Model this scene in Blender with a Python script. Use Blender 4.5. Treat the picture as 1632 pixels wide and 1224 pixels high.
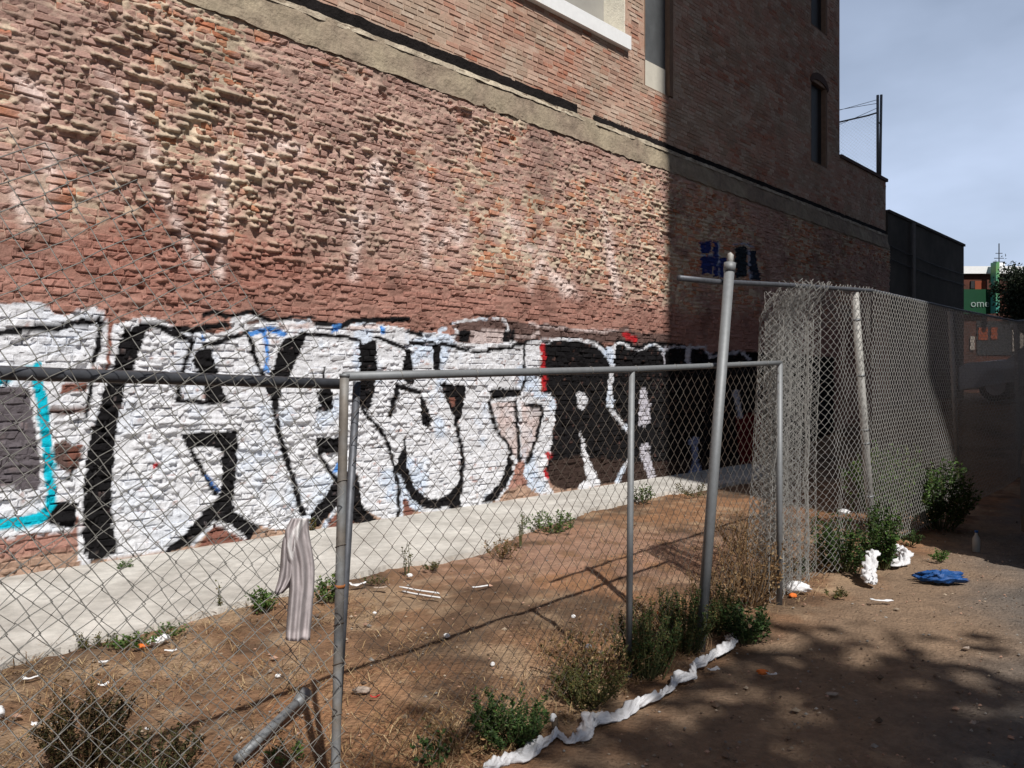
import bpy, math, random
import numpy as np
from mathutils import Vector, Matrix

random.seed(7)
rng = np.random.default_rng(7)
for o in list(bpy.data.objects):
    bpy.data.objects.remove(o)
SC = bpy.context.scene
COL = SC.collection

# ------------------------------------------------------------------ camera
EYE = 1.6
FPX, CX, CY = 1250.0, 816.0, 612.0
cam = bpy.data.cameras.new('camera')
cam.sensor_width = 36.0
cam.lens = FPX / 1632.0 * 36.0
cam.clip_start = 0.05
cam.clip_end = 2000
camo = bpy.data.objects.new('camera', cam)
camo.location = (0, 0, EYE)
camo.rotation_euler = (math.radians(90), 0, 0)
COL.objects.link(camo)
SC.camera = camo

# ------------------------------------------------------------------ light
SUN_H = np.array([0.36, -0.933]); SUN_H /= np.linalg.norm(SUN_H)
SUN_EL = math.radians(50)
world = bpy.data.worlds.new('World')
SC.world = world
world.use_nodes = True
wn, wl = world.node_tree.nodes, world.node_tree.links
bg = wn['Background']
sky = wn.new('ShaderNodeTexSky')
sky.sky_type = 'NISHITA'
sky.sun_disc = False
sky.sun_elevation = SUN_EL
sky.sun_rotation = math.atan2(SUN_H[0], SUN_H[1])
sky.air_density = 1.2
sky.dust_density = 1.0
sky.ozone_density = 1.5
tc = wn.new('ShaderNodeTexCoord')
mp = wn.new('ShaderNodeMapping')
mp.inputs['Scale'].default_value = (1.6, 1.6, 3.6)
mp.inputs['Location'].default_value = (0.35, 0.1, 0.2)
nz = wn.new('ShaderNodeTexNoise')
nz.inputs['Scale'].default_value = 1.7
nz.inputs['Detail'].default_value = 5
nz.inputs['Roughness'].default_value = 0.5
rmp = wn.new('ShaderNodeValToRGB')
rmp.color_ramp.elements[0].position = 0.33
rmp.color_ramp.elements[0].color = (0.45, 0.45, 0.45, 1)
rmp.color_ramp.elements[1].position = 0.66
rmp.color_ramp.elements[1].color = (0.85, 0.85, 0.85, 1)
mx = wn.new('ShaderNodeMixRGB')
mx.inputs['Color2'].default_value = (12.5, 14.8, 19.5, 1)
wl.new(tc.outputs['Generated'], mp.inputs['Vector'])
wl.new(mp.outputs['Vector'], nz.inputs['Vector'])
wl.new(nz.outputs['Fac'], rmp.inputs['Fac'])
sx = wn.new('ShaderNodeSeparateXYZ'); wl.new(tc.outputs['Generated'], sx.inputs[0])
hz = wn.new('ShaderNodeMapRange'); hz.inputs['From Min'].default_value = 0.22; hz.inputs['From Max'].default_value = 0.62
hz.inputs['To Min'].default_value = 1.0; hz.inputs['To Max'].default_value = 0.08
wl.new(sx.outputs['Z'], hz.inputs['Value'])
hm = wn.new('ShaderNodeMath'); hm.operation = 'MULTIPLY'
wl.new(rmp.outputs['Color'], hm.inputs[0]); wl.new(hz.outputs['Result'], hm.inputs[1])
wl.new(hm.outputs[0], mx.inputs['Fac'])
wl.new(sky.outputs['Color'], mx.inputs['Color1'])
wl.new(mx.outputs['Color'], bg.inputs['Color'])
bg.inputs['Strength'].default_value = 0.05
sun = bpy.data.lights.new('sun', 'SUN')
sun.energy = 5.0
sun.angle = math.radians(0.53)
sun.color = (1.0, 0.955, 0.89)
suno = bpy.data.objects.new('sun', sun)
sd = Vector((SUN_H[0] * math.cos(SUN_EL), SUN_H[1] * math.cos(SUN_EL), math.sin(SUN_EL)))
suno.rotation_euler = sd.to_track_quat('Z', 'Y').to_euler()
COL.objects.link(suno)
SC.view_settings.view_transform = 'Standard'
SC.view_settings.look = 'None'
SC.view_settings.gamma = 1
SC.view_settings.use_curve_mapping = False
SC.view_settings.exposure = 0.08

# ------------------------------------------------------------------ frames of the place
U = np.array([0.695, 0.719]); U /= np.linalg.norm(U)     # along the brick wall
N = np.array([U[1], -U[0]])                               # out of the brick wall
D = 7.44
FE = np.array([1.3, 1.45]); FE /= np.linalg.norm(FE)      # along the fence
FM = np.array([FE[1], -FE[0]])
F0 = np.array([1.96, 5.75])                               # the panel's far post
def smooth(a, b, x):
    t = np.clip((np.asarray(x, float) - a) / (b - a), 0, 1)
    return t * t * (3 - 2 * t)
def gz(x, y):
    s = np.asarray(x) * U[0] + np.asarray(y) * U[1]
    return 1.15 * smooth(13.0, 26.0, s)
def ray(px, py):
    return np.array([(px - CX) / FPX, 1.0, (CY - py) / FPX])
def G(px, py):                                            # pixel -> ground
    r = ray(px, py)
    t = EYE / -r[2]
    return Vector((r[0] * t, t, 0.0))
def wall_sz(px, py):                                      # pixel -> wall coordinates
    r = ray(px, py)
    t = -D / (r[0] * N[0] + r[1] * N[1])
    return (r[0] * U[0] + r[1] * U[1]) * t, EYE + r[2] * t
def WP(s, z, off=0.0):                                    # wall coords -> world, arrays
    s = np.asarray(s, float); z = np.asarray(z, float); off = np.asarray(off, float)
    s, z, off = np.broadcast_arrays(s, z, off)
    q = off - D
    return np.stack([s * U[0] + q * N[0], s * U[1] + q * N[1], z], -1)
def wall_px(s, z):
    p = WP(s, z)
    return CX + FPX * p[..., 0] / p[..., 1], CY - FPX * (p[..., 2] - EYE) / p[..., 1]
def FP(a, h, off=0.0):                                    # fence coords -> world
    a = np.asarray(a, float); h = np.asarray(h, float); off = np.asarray(off, float)
    a, h, off = np.broadcast_arrays(a, h, off)
    return np.stack([F0[0] + a * FE[0] + off * FM[0], F0[1] + a * FE[1] + off * FM[1], h], -1)
def fence_ah(px, py):
    r = ray(px, py)
    t = (F0 @ FM) / (r[0] * FM[0] + r[1] * FM[1])
    p = r[:2] * t
    return (p - F0) @ FE, EYE + r[2] * t

# ------------------------------------------------------------------ noise
TAB = np.random.default_rng(3).random((256, 256))
def vnoise(x, y, k=0):
    x = np.asarray(x, float) + 17.3 * k; y = np.asarray(y, float) + 31.7 * k
    xi = np.floor(x).astype(int); yi = np.floor(y).astype(int)
    fx = x - xi; fy = y - yi
    fx = fx * fx * (3 - 2 * fx); fy = fy * fy * (3 - 2 * fy)
    a = TAB[xi & 255, yi & 255]; b = TAB[(xi + 1) & 255, yi & 255]
    c = TAB[xi & 255, (yi + 1) & 255]; d = TAB[(xi + 1) & 255, (yi + 1) & 255]
    return (a * (1 - fx) + b * fx) * (1 - fy) + (c * (1 - fx) + d * fx) * fy
def fbm(x, y, oct=3, k=0):
    v = 0; a = 0.5; t = 0
    for i in range(oct):
        v = v + a * vnoise(np.asarray(x) * 2 ** i, np.asarray(y) * 2 ** i, k + i)
        t += a; a *= 0.5
    return v / t

# ------------------------------------------------------------------ mesh helpers
def mesh_np(name, V, F, cols=None, smooth_=False):
    """V n x 3; F list of index arrays (m x 3 or m x 4)."""
    me = bpy.data.meshes.new(name)
    V = np.ascontiguousarray(V, dtype=np.float32)
    if not isinstance(F, (list, tuple)):
        F = [F]
    F = [np.asarray(f, dtype=np.int32) for f in F if len(f)]
    tot = np.concatenate([np.full(len(f), f.shape[1], np.int32) for f in F])
    idx = np.concatenate([f.ravel() for f in F])
    me.vertices.add(len(V)); me.vertices.foreach_set('co', V.ravel())
    me.loops.add(len(idx)); me.loops.foreach_set('vertex_index', idx)
    me.polygons.add(len(tot))
    st = np.concatenate([[0], np.cumsum(tot)[:-1]]).astype(np.int32)
    me.polygons.foreach_set('loop_start', st)
    me.polygons.foreach_set('loop_total', tot)
    me.polygons.foreach_set('use_smooth', np.full(len(tot), bool(smooth_)))
    if cols is not None:
        at = me.color_attributes.new('Col', 'FLOAT_COLOR', 'POINT')
        c = np.ones((len(V), 4), np.float32); c[:, :3] = cols
        at.data.foreach_set('color', c.ravel())
    me.update(calc_edges=True)
    me.validate()
    return me
def link(name, me, mat, parent=None, kind=None):
    o = bpy.data.objects.new(name, me)
    COL.objects.link(o)
    if mat is not None and len(me.materials) == 0:
        me.materials.append(mat)
    if parent is not None:
        o.parent = parent
        o.matrix_parent_inverse = Matrix.Translation(-Vector(parent.location)) if parent.parent is None else Matrix.Identity(4)
    if kind:
        o['kind'] = kind
    return o
def tag(o, label, cat, group=None):
    o['label'] = label; o['category'] = cat
    if group: o['group'] = group
    return o
def thing(name, label, cat, loc=(0, 0, 0), group=None):
    o = bpy.data.objects.new(name, None)
    o.empty_display_size = 0.1
    o.location = tuple(float(c) for c in loc)
    COL.objects.link(o)
    return tag(o, label, cat, group)
class MB:
    """collects boxes, prisms, tubes in world space"""
    def __init__(s): s.V = []; s.Q = []; s.T = []; s.n = 0
    def add(s, V, Q=(), T=()):
        V = np.asarray(V, float).reshape(-1, 3)
        s.V.append(V)
        if len(Q): s.Q.append(np.asarray(Q, int).reshape(-1, 4) + s.n)
        if len(T): s.T.append(np.asarray(T, int).reshape(-1, 3) + s.n)
        s.n += len(V)
    def box(s, o, ax, ay, az):
        o, ax, ay, az = [np.asarray(v, float) for v in (o, ax, ay, az)]
        V = [o, o + ax, o + ax + ay, o + ay, o + az, o + ax + az, o + ax + ay + az, o + ay + az]
        s.add(V, [(0, 3, 2, 1), (4, 5, 6, 7), (0, 1, 5, 4), (1, 2, 6, 5), (2, 3, 7, 6), (3, 0, 4, 7)])
    def tube(s, pts, r, n=8, cap=True):
        P = np.asarray(pts, float); m = len(P)
        r = np.broadcast_to(np.asarray(r, float), (m,))
        T = np.gradient(P, axis=0); T /= np.linalg.norm(T, axis=1)[:, None] + 1e-9
        ref = np.array([0, 0, 1.0]) if abs(T[0, 2]) < 0.9 else np.array([1.0, 0, 0])
        X = np.cross(T, ref); X /= np.linalg.norm(X, axis=1)[:, None] + 1e-9
        Y = np.cross(T, X)
        ang = np.linspace(0, 2 * math.pi, n, endpoint=False)
        V = P[:, None] + r[:, None, None] * (np.cos(ang)[None, :, None] * X[:, None] + np.sin(ang)[None, :, None] * Y[:, None])
        i = np.arange(m - 1)[:, None] * n; j = np.arange(n)[None]; j2 = (j + 1) % n
        Q = np.stack([i + j, i + n + j, i + n + j2, i + j2], -1).reshape(-1, 4)
        V = V.reshape(-1, 3); T3 = []
        if cap:
            c0 = len(V); V = np.vstack([V, P[0], P[-1]])
            e = (m - 1) * n
            for k in range(n):
                k2 = (k + 1) % n
                T3 += [(c0, k, k2), (c0 + 1, e + k2, e + k)]
        s.add(V, Q, T3)
    def prism(s, poly, d):
        poly = np.asarray(poly, float); d = np.asarray(d, float); n = len(poly)
        V = np.vstack([poly, poly + d])
        Q = [(k, (k + 1) % n, n + (k + 1) % n, n + k) for k in range(n)]
        c = len(V); V = np.vstack([V, poly.mean(0), (poly + d).mean(0)])
        T = [(c, (k + 1) % n, k) for k in range(n)] + [(c + 1, n + k, n + (k + 1) % n) for k in range(n)]
        s.add(V, Q, T)
    def build(s, name, mat, parent=None, sm=False, kind=None):
        F = []
        if s.Q: F.append(np.vstack(s.Q))
        if s.T: F.append(np.vstack(s.T))
        return link(name, mesh_np(name, np.vstack(s.V), F, smooth_=sm), mat, parent, kind)
def grid_faces(nu, nv):
    i = np.arange(nv - 1)[:, None] * nu; j = np.arange(nu - 1)[None]
    return np.stack([i + j, i + j + 1, i + nu + j + 1, i + nu + j], -1).reshape(-1, 4)

# ------------------------------------------------------------------ materials
def mat(name, color=(0.5, 0.5, 0.5), rough=0.8, metal=0.0, attr=False, noise=0.0, nscale=20.0,
        bump=0.0, bscale=60.0, trans=0.0, emit=None, color2=None, n2scale=4.0, spec=0.3):
    m = bpy.data.materials.new(name); m.use_nodes = True
    nt = m.node_tree; nd, ln = nt.nodes, nt.links
    b = nd['Principled BSDF']
    b.inputs['Roughness'].default_value = rough
    b.inputs['Metallic'].default_value = metal
    b.inputs['Specular IOR Level'].default_value = spec
    tcn = nd.new('ShaderNodeTexCoord')
    src = None
    if attr:
        a = nd.new('ShaderNodeAttribute'); a.attribute_name = 'Col'
        src = a.outputs['Color']
    else:
        rg = nd.new('ShaderNodeRGB'); rg.outputs[0].default_value = (*color, 1)
        src = rg.outputs[0]
        if color2 is not None:
            n2 = nd.new('ShaderNodeTexNoise'); n2.inputs['Scale'].default_value = n2scale; n2.inputs['Detail'].default_value = 6
            ln.new(tcn.outputs['Object'], n2.inputs['Vector'])
            cr = nd.new('ShaderNodeValToRGB'); cr.color_ramp.elements[0].position = 0.38; cr.color_ramp.elements[1].position = 0.64
            ln.new(n2.outputs['Fac'], cr.inputs['Fac'])
            mm = nd.new('ShaderNodeMixRGB'); mm.inputs['Color2'].default_value = (*color2, 1)
            ln.new(cr.outputs['Color'], mm.inputs['Fac']); ln.new(src, mm.inputs['Color1'])
            src = mm.outputs['Color']
    if noise > 0:
        n1 = nd.new('ShaderNodeTexNoise'); n1.inputs['Scale'].default_value = nscale; n1.inputs['Detail'].default_value = 5
        n1.inputs['Roughness'].default_value = 0.65
        ln.new(tcn.outputs['Object'], n1.inputs['Vector'])
        mr = nd.new('ShaderNodeMapRange')
        mr.inputs['From Min'].default_value = 0.25; mr.inputs['From Max'].default_value = 0.75
        mr.inputs['To Min'].default_value = 1 - noise; mr.inputs['To Max'].default_value = 1 + noise
        ln.new(n1.outputs['Fac'], mr.inputs['Value'])
        vm = nd.new('ShaderNodeVectorMath'); vm.operation = 'SCALE'
        ln.new(src, vm.inputs[0]); ln.new(mr.outputs['Result'], vm.inputs['Scale'])
        src = vm.outputs['Vector']
    ln.new(src, b.inputs['Base Color'])
    if bump > 0:
        nb = nd.new('ShaderNodeTexNoise'); nb.inputs['Scale'].default_value = bscale; nb.inputs['Detail'].default_value = 4
        ln.new(tcn.outputs['Object'], nb.inputs['Vector'])
        bp = nd.new('ShaderNodeBump'); bp.inputs['Strength'].default_value = 1.0; bp.inputs['Distance'].default_value = bump
        ln.new(nb.outputs['Fac'], bp.inputs['Height']); ln.new(bp.outputs['Normal'], b.inputs['Normal'])
    if trans > 0:
        b.inputs['Transmission Weight'].default_value = trans
    return m
def leaf_mat(name):
    m = mat(name, attr=True, rough=0.6, spec=0.25)
    nt = m.node_tree; b = nt.nodes['Principled BSDF']; out = nt.nodes['Material Output']
    tr = nt.nodes.new('ShaderNodeBsdfTranslucent'); mxs = nt.nodes.new('ShaderNodeMixShader')
    mxs.inputs[0].default_value = 0.25
    a = [n for n in nt.nodes if n.type == 'ATTRIBUTE'][0]
    nt.links.new(a.outputs['Color'], tr.inputs['Color'])
    nt.links.new(b.outputs[0], mxs.inputs[1]); nt.links.new(tr.outputs[0], mxs.inputs[2])
    nt.links.new(mxs.outputs[0], out.inputs['Surface'])
    return m
M = dict(
    wall=mat('weathered_masonry', attr=True, rough=0.95, spec=0.1, noise=0.22, nscale=45, bump=0.006, bscale=70),
    brick2=mat('upper_brick', attr=True, rough=0.92, noise=0.25, nscale=30, bump=0.003, bscale=90),
    ground=mat('dirt', attr=True, rough=0.95, noise=0.26, nscale=22, bump=0.02, bscale=48),
    conc=mat('concrete', (0.40, 0.38, 0.35), 0.92, noise=0.24, nscale=9, bump=0.006, bscale=70, color2=(0.54, 0.52, 0.485), n2scale=1.6),
    tancon=mat('tan_concrete', (0.30, 0.25, 0.18), 0.95, noise=0.3, nscale=8, bump=0.02, bscale=25, color2=(0.22, 0.17, 0.13), n2scale=1.5),
    palemortar=mat('pale_mortar', (0.46, 0.40, 0.31), 0.95, noise=0.35, nscale=10, bump=0.02, bscale=30, color2=(0.30, 0.25, 0.19), n2scale=3),
    gap_black=mat('sooty_gap_shade', (0.012, 0.010, 0.010), 0.95, spec=0.1, noise=0.4, nscale=10, bump=0.02, bscale=30),
    galv=mat('galvanized_steel', (0.21, 0.22, 0.23), 0.6, metal=0.4, noise=0.12, nscale=30),
    galv_rust=mat('rust_spotted_steel', (0.21, 0.22, 0.23), 0.65, metal=0.3, noise=0.25, nscale=30, color2=(0.185, 0.165, 0.145), n2scale=7),
    galv_d=mat('dark_galvanized_steel', (0.10, 0.105, 0.12), 0.55, metal=0.5, noise=0.3, nscale=30),
    wire=mat('galvanized_wire', (0.24, 0.235, 0.22), 0.6, metal=0.35, noise=0.35, nscale=25),
    wire_r=mat('rusty_wire', (0.085, 0.06, 0.045), 0.85, metal=0.1, noise=0.4, nscale=25, color2=(0.13, 0.115, 0.10), n2scale=3),
    wire_b=mat('weathered_bright_wire', (0.31, 0.305, 0.29), 0.65, metal=0.25, noise=0.35, nscale=25),
    rust=mat('rust', (0.28, 0.10, 0.03), 0.9, noise=0.4, nscale=40),
    white=mat('white_paint', (0.78, 0.79, 0.80), 0.6, noise=0.06, nscale=10),
    cream=mat('cream_painted_brick', (0.74, 0.70, 0.60), 0.85, noise=0.15, nscale=12, bump=0.01, bscale=40),
    creamp=mat('cream_board', (0.55, 0.52, 0.45), 0.7, noise=0.08, nscale=10),
    greyb=mat('grey_board', (0.09, 0.095, 0.10), 0.6, noise=0.2, nscale=5),
    greyl=mat('light_grey_blind', (0.30, 0.29, 0.27), 0.7, noise=0.1, nscale=5),
    glass=mat('dusty_glass', (0.03, 0.031, 0.033), 0.5, noise=0.2, nscale=6, spec=0.2),
    jamb=mat('brown_jamb', (0.20, 0.13, 0.09), 0.85, noise=0.2, nscale=12),
    dstucco=mat('dark_grey_stucco', (0.060, 0.055, 0.050), 0.95, noise=0.2, nscale=3, bump=0.006, bscale=50, spec=0.1, color2=(0.085, 0.078, 0.068), n2scale=.8),
    stucco=mat('grey_stucco', (0.16, 0.15, 0.14), 0.92, noise=0.15, nscale=6, bump=0.006, bscale=50),
    core=mat('dark_masonry', (0.10, 0.065, 0.055), 0.95, noise=0.2, nscale=12),
    cloth=mat('faded_cloth', attr=True, rough=0.95, noise=0.15, nscale=50),
    wcloth=mat('white_cloth', (0.60, 0.60, 0.62), 0.9, noise=0.12, nscale=30, bump=0.006, bscale=45),
    wpaper=mat('white_paper', (0.66, 0.66, 0.67), 0.8, noise=0.08, nscale=60),
    orange=mat('orange_plastic', (0.65, 0.16, 0.03), 0.6, noise=0.15, nscale=40),
    red=mat('red_plastic', (0.5, 0.05, 0.04), 0.6, noise=0.15, nscale=40),
    blue=mat('blue_tarp', (0.012, 0.065, 0.22), 0.55, noise=0.2, nscale=18, bump=0.01, bscale=30),
    stone=mat('pale_stone', (0.36, 0.29, 0.24), 0.95, noise=0.25, nscale=40, bump=0.01, bscale=60),
    leaf=leaf_mat('weed_leaf'),
    straw=mat('straw', attr=True, rough=0.95),
    bark=mat('bark', (0.10, 0.075, 0.055), 0.95, noise=0.3, nscale=20, bump=0.02, bscale=30),
    carw=mat('pale_car_paint', (0.50, 0.52, 0.55), 0.35, noise=0.03, nscale=10, spec=0.5),
    cark=mat('black_car_paint', (0.008, 0.008, 0.009), 0.35, spec=0.4),
    rubber=mat('tyre_rubber', (0.010, 0.010, 0.010), 0.9),
    rim=mat('alloy', (0.35, 0.35, 0.36), 0.4, metal=0.8),
    dark=mat('dark_trim', (0.012, 0.012, 0.013), 0.7),
    lens=mat('red_lens', (0.35, 0.01, 0.01), 0.3),
    lensw=mat('clear_lens', (0.6, 0.6, 0.6), 0.2),
    sign=mat('green_sign', (0.004, 0.045, 0.018), 0.5, noise=0.1, nscale=4),
    signt=mat('pale_sign_lettering', (0.22, 0.28, 0.26), 0.6),
    teal=mat('teal_blade_sign', (0.05, 0.24, 0.20), 0.5, color2=(0.15, 0.30, 0.08), n2scale=0.8),
    farbrick=mat('far_brick', (0.085, 0.03, 0.02), 0.9, noise=0.25, nscale=3, color2=(0.05, 0.026, 0.02), n2scale=1.0),
    farorange=mat('orange_panel', (0.20, 0.045, 0.018), 0.8, noise=0.1, nscale=4),
    farpale=mat('pale_column', (0.32, 0.28, 0.24), 0.8, noise=0.1, nscale=4),
)

# ------------------------------------------------------------------ ground (one sheet)
def axis(a, b, lo, hi, step, far):
    core = np.arange(lo, hi, step)
    left = lo - np.geomspace(step, lo - a, 22)[::-1]
    right = hi + np.geomspace(step, b - hi, 22)
    return np.concatenate([left, core, right])
gx = axis(-400, 400, -4.5, 9.0, 0.045, 0)
gy = axis(-400, 400, 1.5, 15.0, 0.045, 0)
X, Y = np.meshgrid(gx, gy)
fd = X * FM[0] + Y * FM[1] - F0 @ FM                # + on the camera's side of the fence
near = smooth(40, 15, np.hypot(X, Y))
Z = gz(X, Y) + near * (0.05 * (fbm(X * .9, Y * .9, 3, 2) - .5) + 0.035 * (fbm(X * 5, Y * 5, 3, 5) - .5)
     + 0.024 * (fbm(X * 16, Y * 16, 2, 8) - .5))
wd = X * N[0] + Y * N[1] + D                        # distance from the wall
sW = X * U[0] + Y * U[1]
Z = np.where(wd < 2.4, np.minimum(Z, 0.012 + gz(X, Y)), Z) - 0.02
n1 = fbm(X * 1.3, Y * 1.3, 4, 11); n2 = fbm(X * 4, Y * 4, 4, 13); n3 = fbm(X * 11, Y * 11, 3, 17)
dark = np.array([0.085, 0.050, 0.030]); mid = np.array([0.225, 0.128, 0.072]); tan = np.array([0.34, 0.235, 0.15]); orn = np.array([0.34, 0.17, 0.083])
pink = np.array([0.36, 0.21, 0.15]); grey = np.array([0.105, 0.097, 0.09]); dust = np.array([0.205, 0.14, 0.093])
c = mid + (tan - mid) * smooth(.45, .68, n2)[..., None]
c = c + (dark - c) * (smooth(.50, .70, fbm(X * 2.2, Y * 2.2, 4, 19)) * .75)[..., None]
c = c + (orn - c) * (smooth(.52, .66, n1) * .6)[..., None]
pk = smooth(1.5, .4, np.hypot((X - .6) / 2.0, (Y - 7.7) / 1.3))
c = c + (pink - c) * (pk * .75 * smooth(.3, .55, n2))[..., None]
c = c * (0.55 + 0.58 * n3)[..., None]
as_ = smooth(1.0, 2.2, fd + 1.0 * (n1 - .5) + .35 * (n2 - .5) + .25 * (X - 2.0))
cc = dust + (grey - dust) * as_[..., None]
cc = cc * (0.8 + 0.4 * n3)[..., None]
c = c + (cc - c) * smooth(.1, .5, fd + .5 * (n2 - .5))[..., None]
gm = mesh_np('ground', np.stack([X, Y, Z], -1).reshape(-1, 3), grid_faces(len(gx), len(gy)), c.reshape(-1, 3), True)
link('ground', gm, M['ground'], kind='structure')

# concrete walk along the wall, its outer edge eaten by dirt
def walk():
    edge_px = [(-700, 1245), (-300, 1140), (0, 1062), (60, 1045), (150, 1022), (230, 1003), (330, 975), (430, 950), (540, 922), (620, 903), (700, 893), (760, 880), (800, 862),
               (850, 842), (900, 826), (960, 808), (1010, 797), (1060, 786), (1110, 781)]
    pts = []
    for px, py in edge_px:
        g = G(px, py); q = np.array([g.x, g.y]); pts.append((q @ U, q @ N + D))
    pts = np.array(pts)
    ss = np.linspace(pts[0, 0], 15.5, 420)
    ed = np.interp(ss, pts[:, 0], pts[:, 1])
    ed = ed * smooth(16, 13, ss) + .02
    ed = ed + .10 * (fbm(ss * 3, ss * 0, 3, 4) - .5) + .05 * (fbm(ss * 14, ss * 0, 2, 6) - .5)
    tt = np.array([0, .15, .3, .45, .6, .75, .9, 1.0])
    S2, T2 = np.meshgrid(ss, tt)
    O = -.03 + T2 * (ed[None] + .03)
    zt = .022 + .006 * (fbm(S2 * 2, O * 2, 2, 3) - .5) + gz(S2 * U[0], S2 * U[1]) * 0
    P = WP(S2, zt, O)
    Pb = WP(ss, np.full_like(ss, -.06), ed + .01)
    V = np.vstack([P.reshape(-1, 3), Pb])
    nu = len(ss)
    F = grid_faces(nu, 9)
    link('pavement', mesh_np('pavement', V, F, smooth_=False), M['conc'], kind='structure')
walk()

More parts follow.
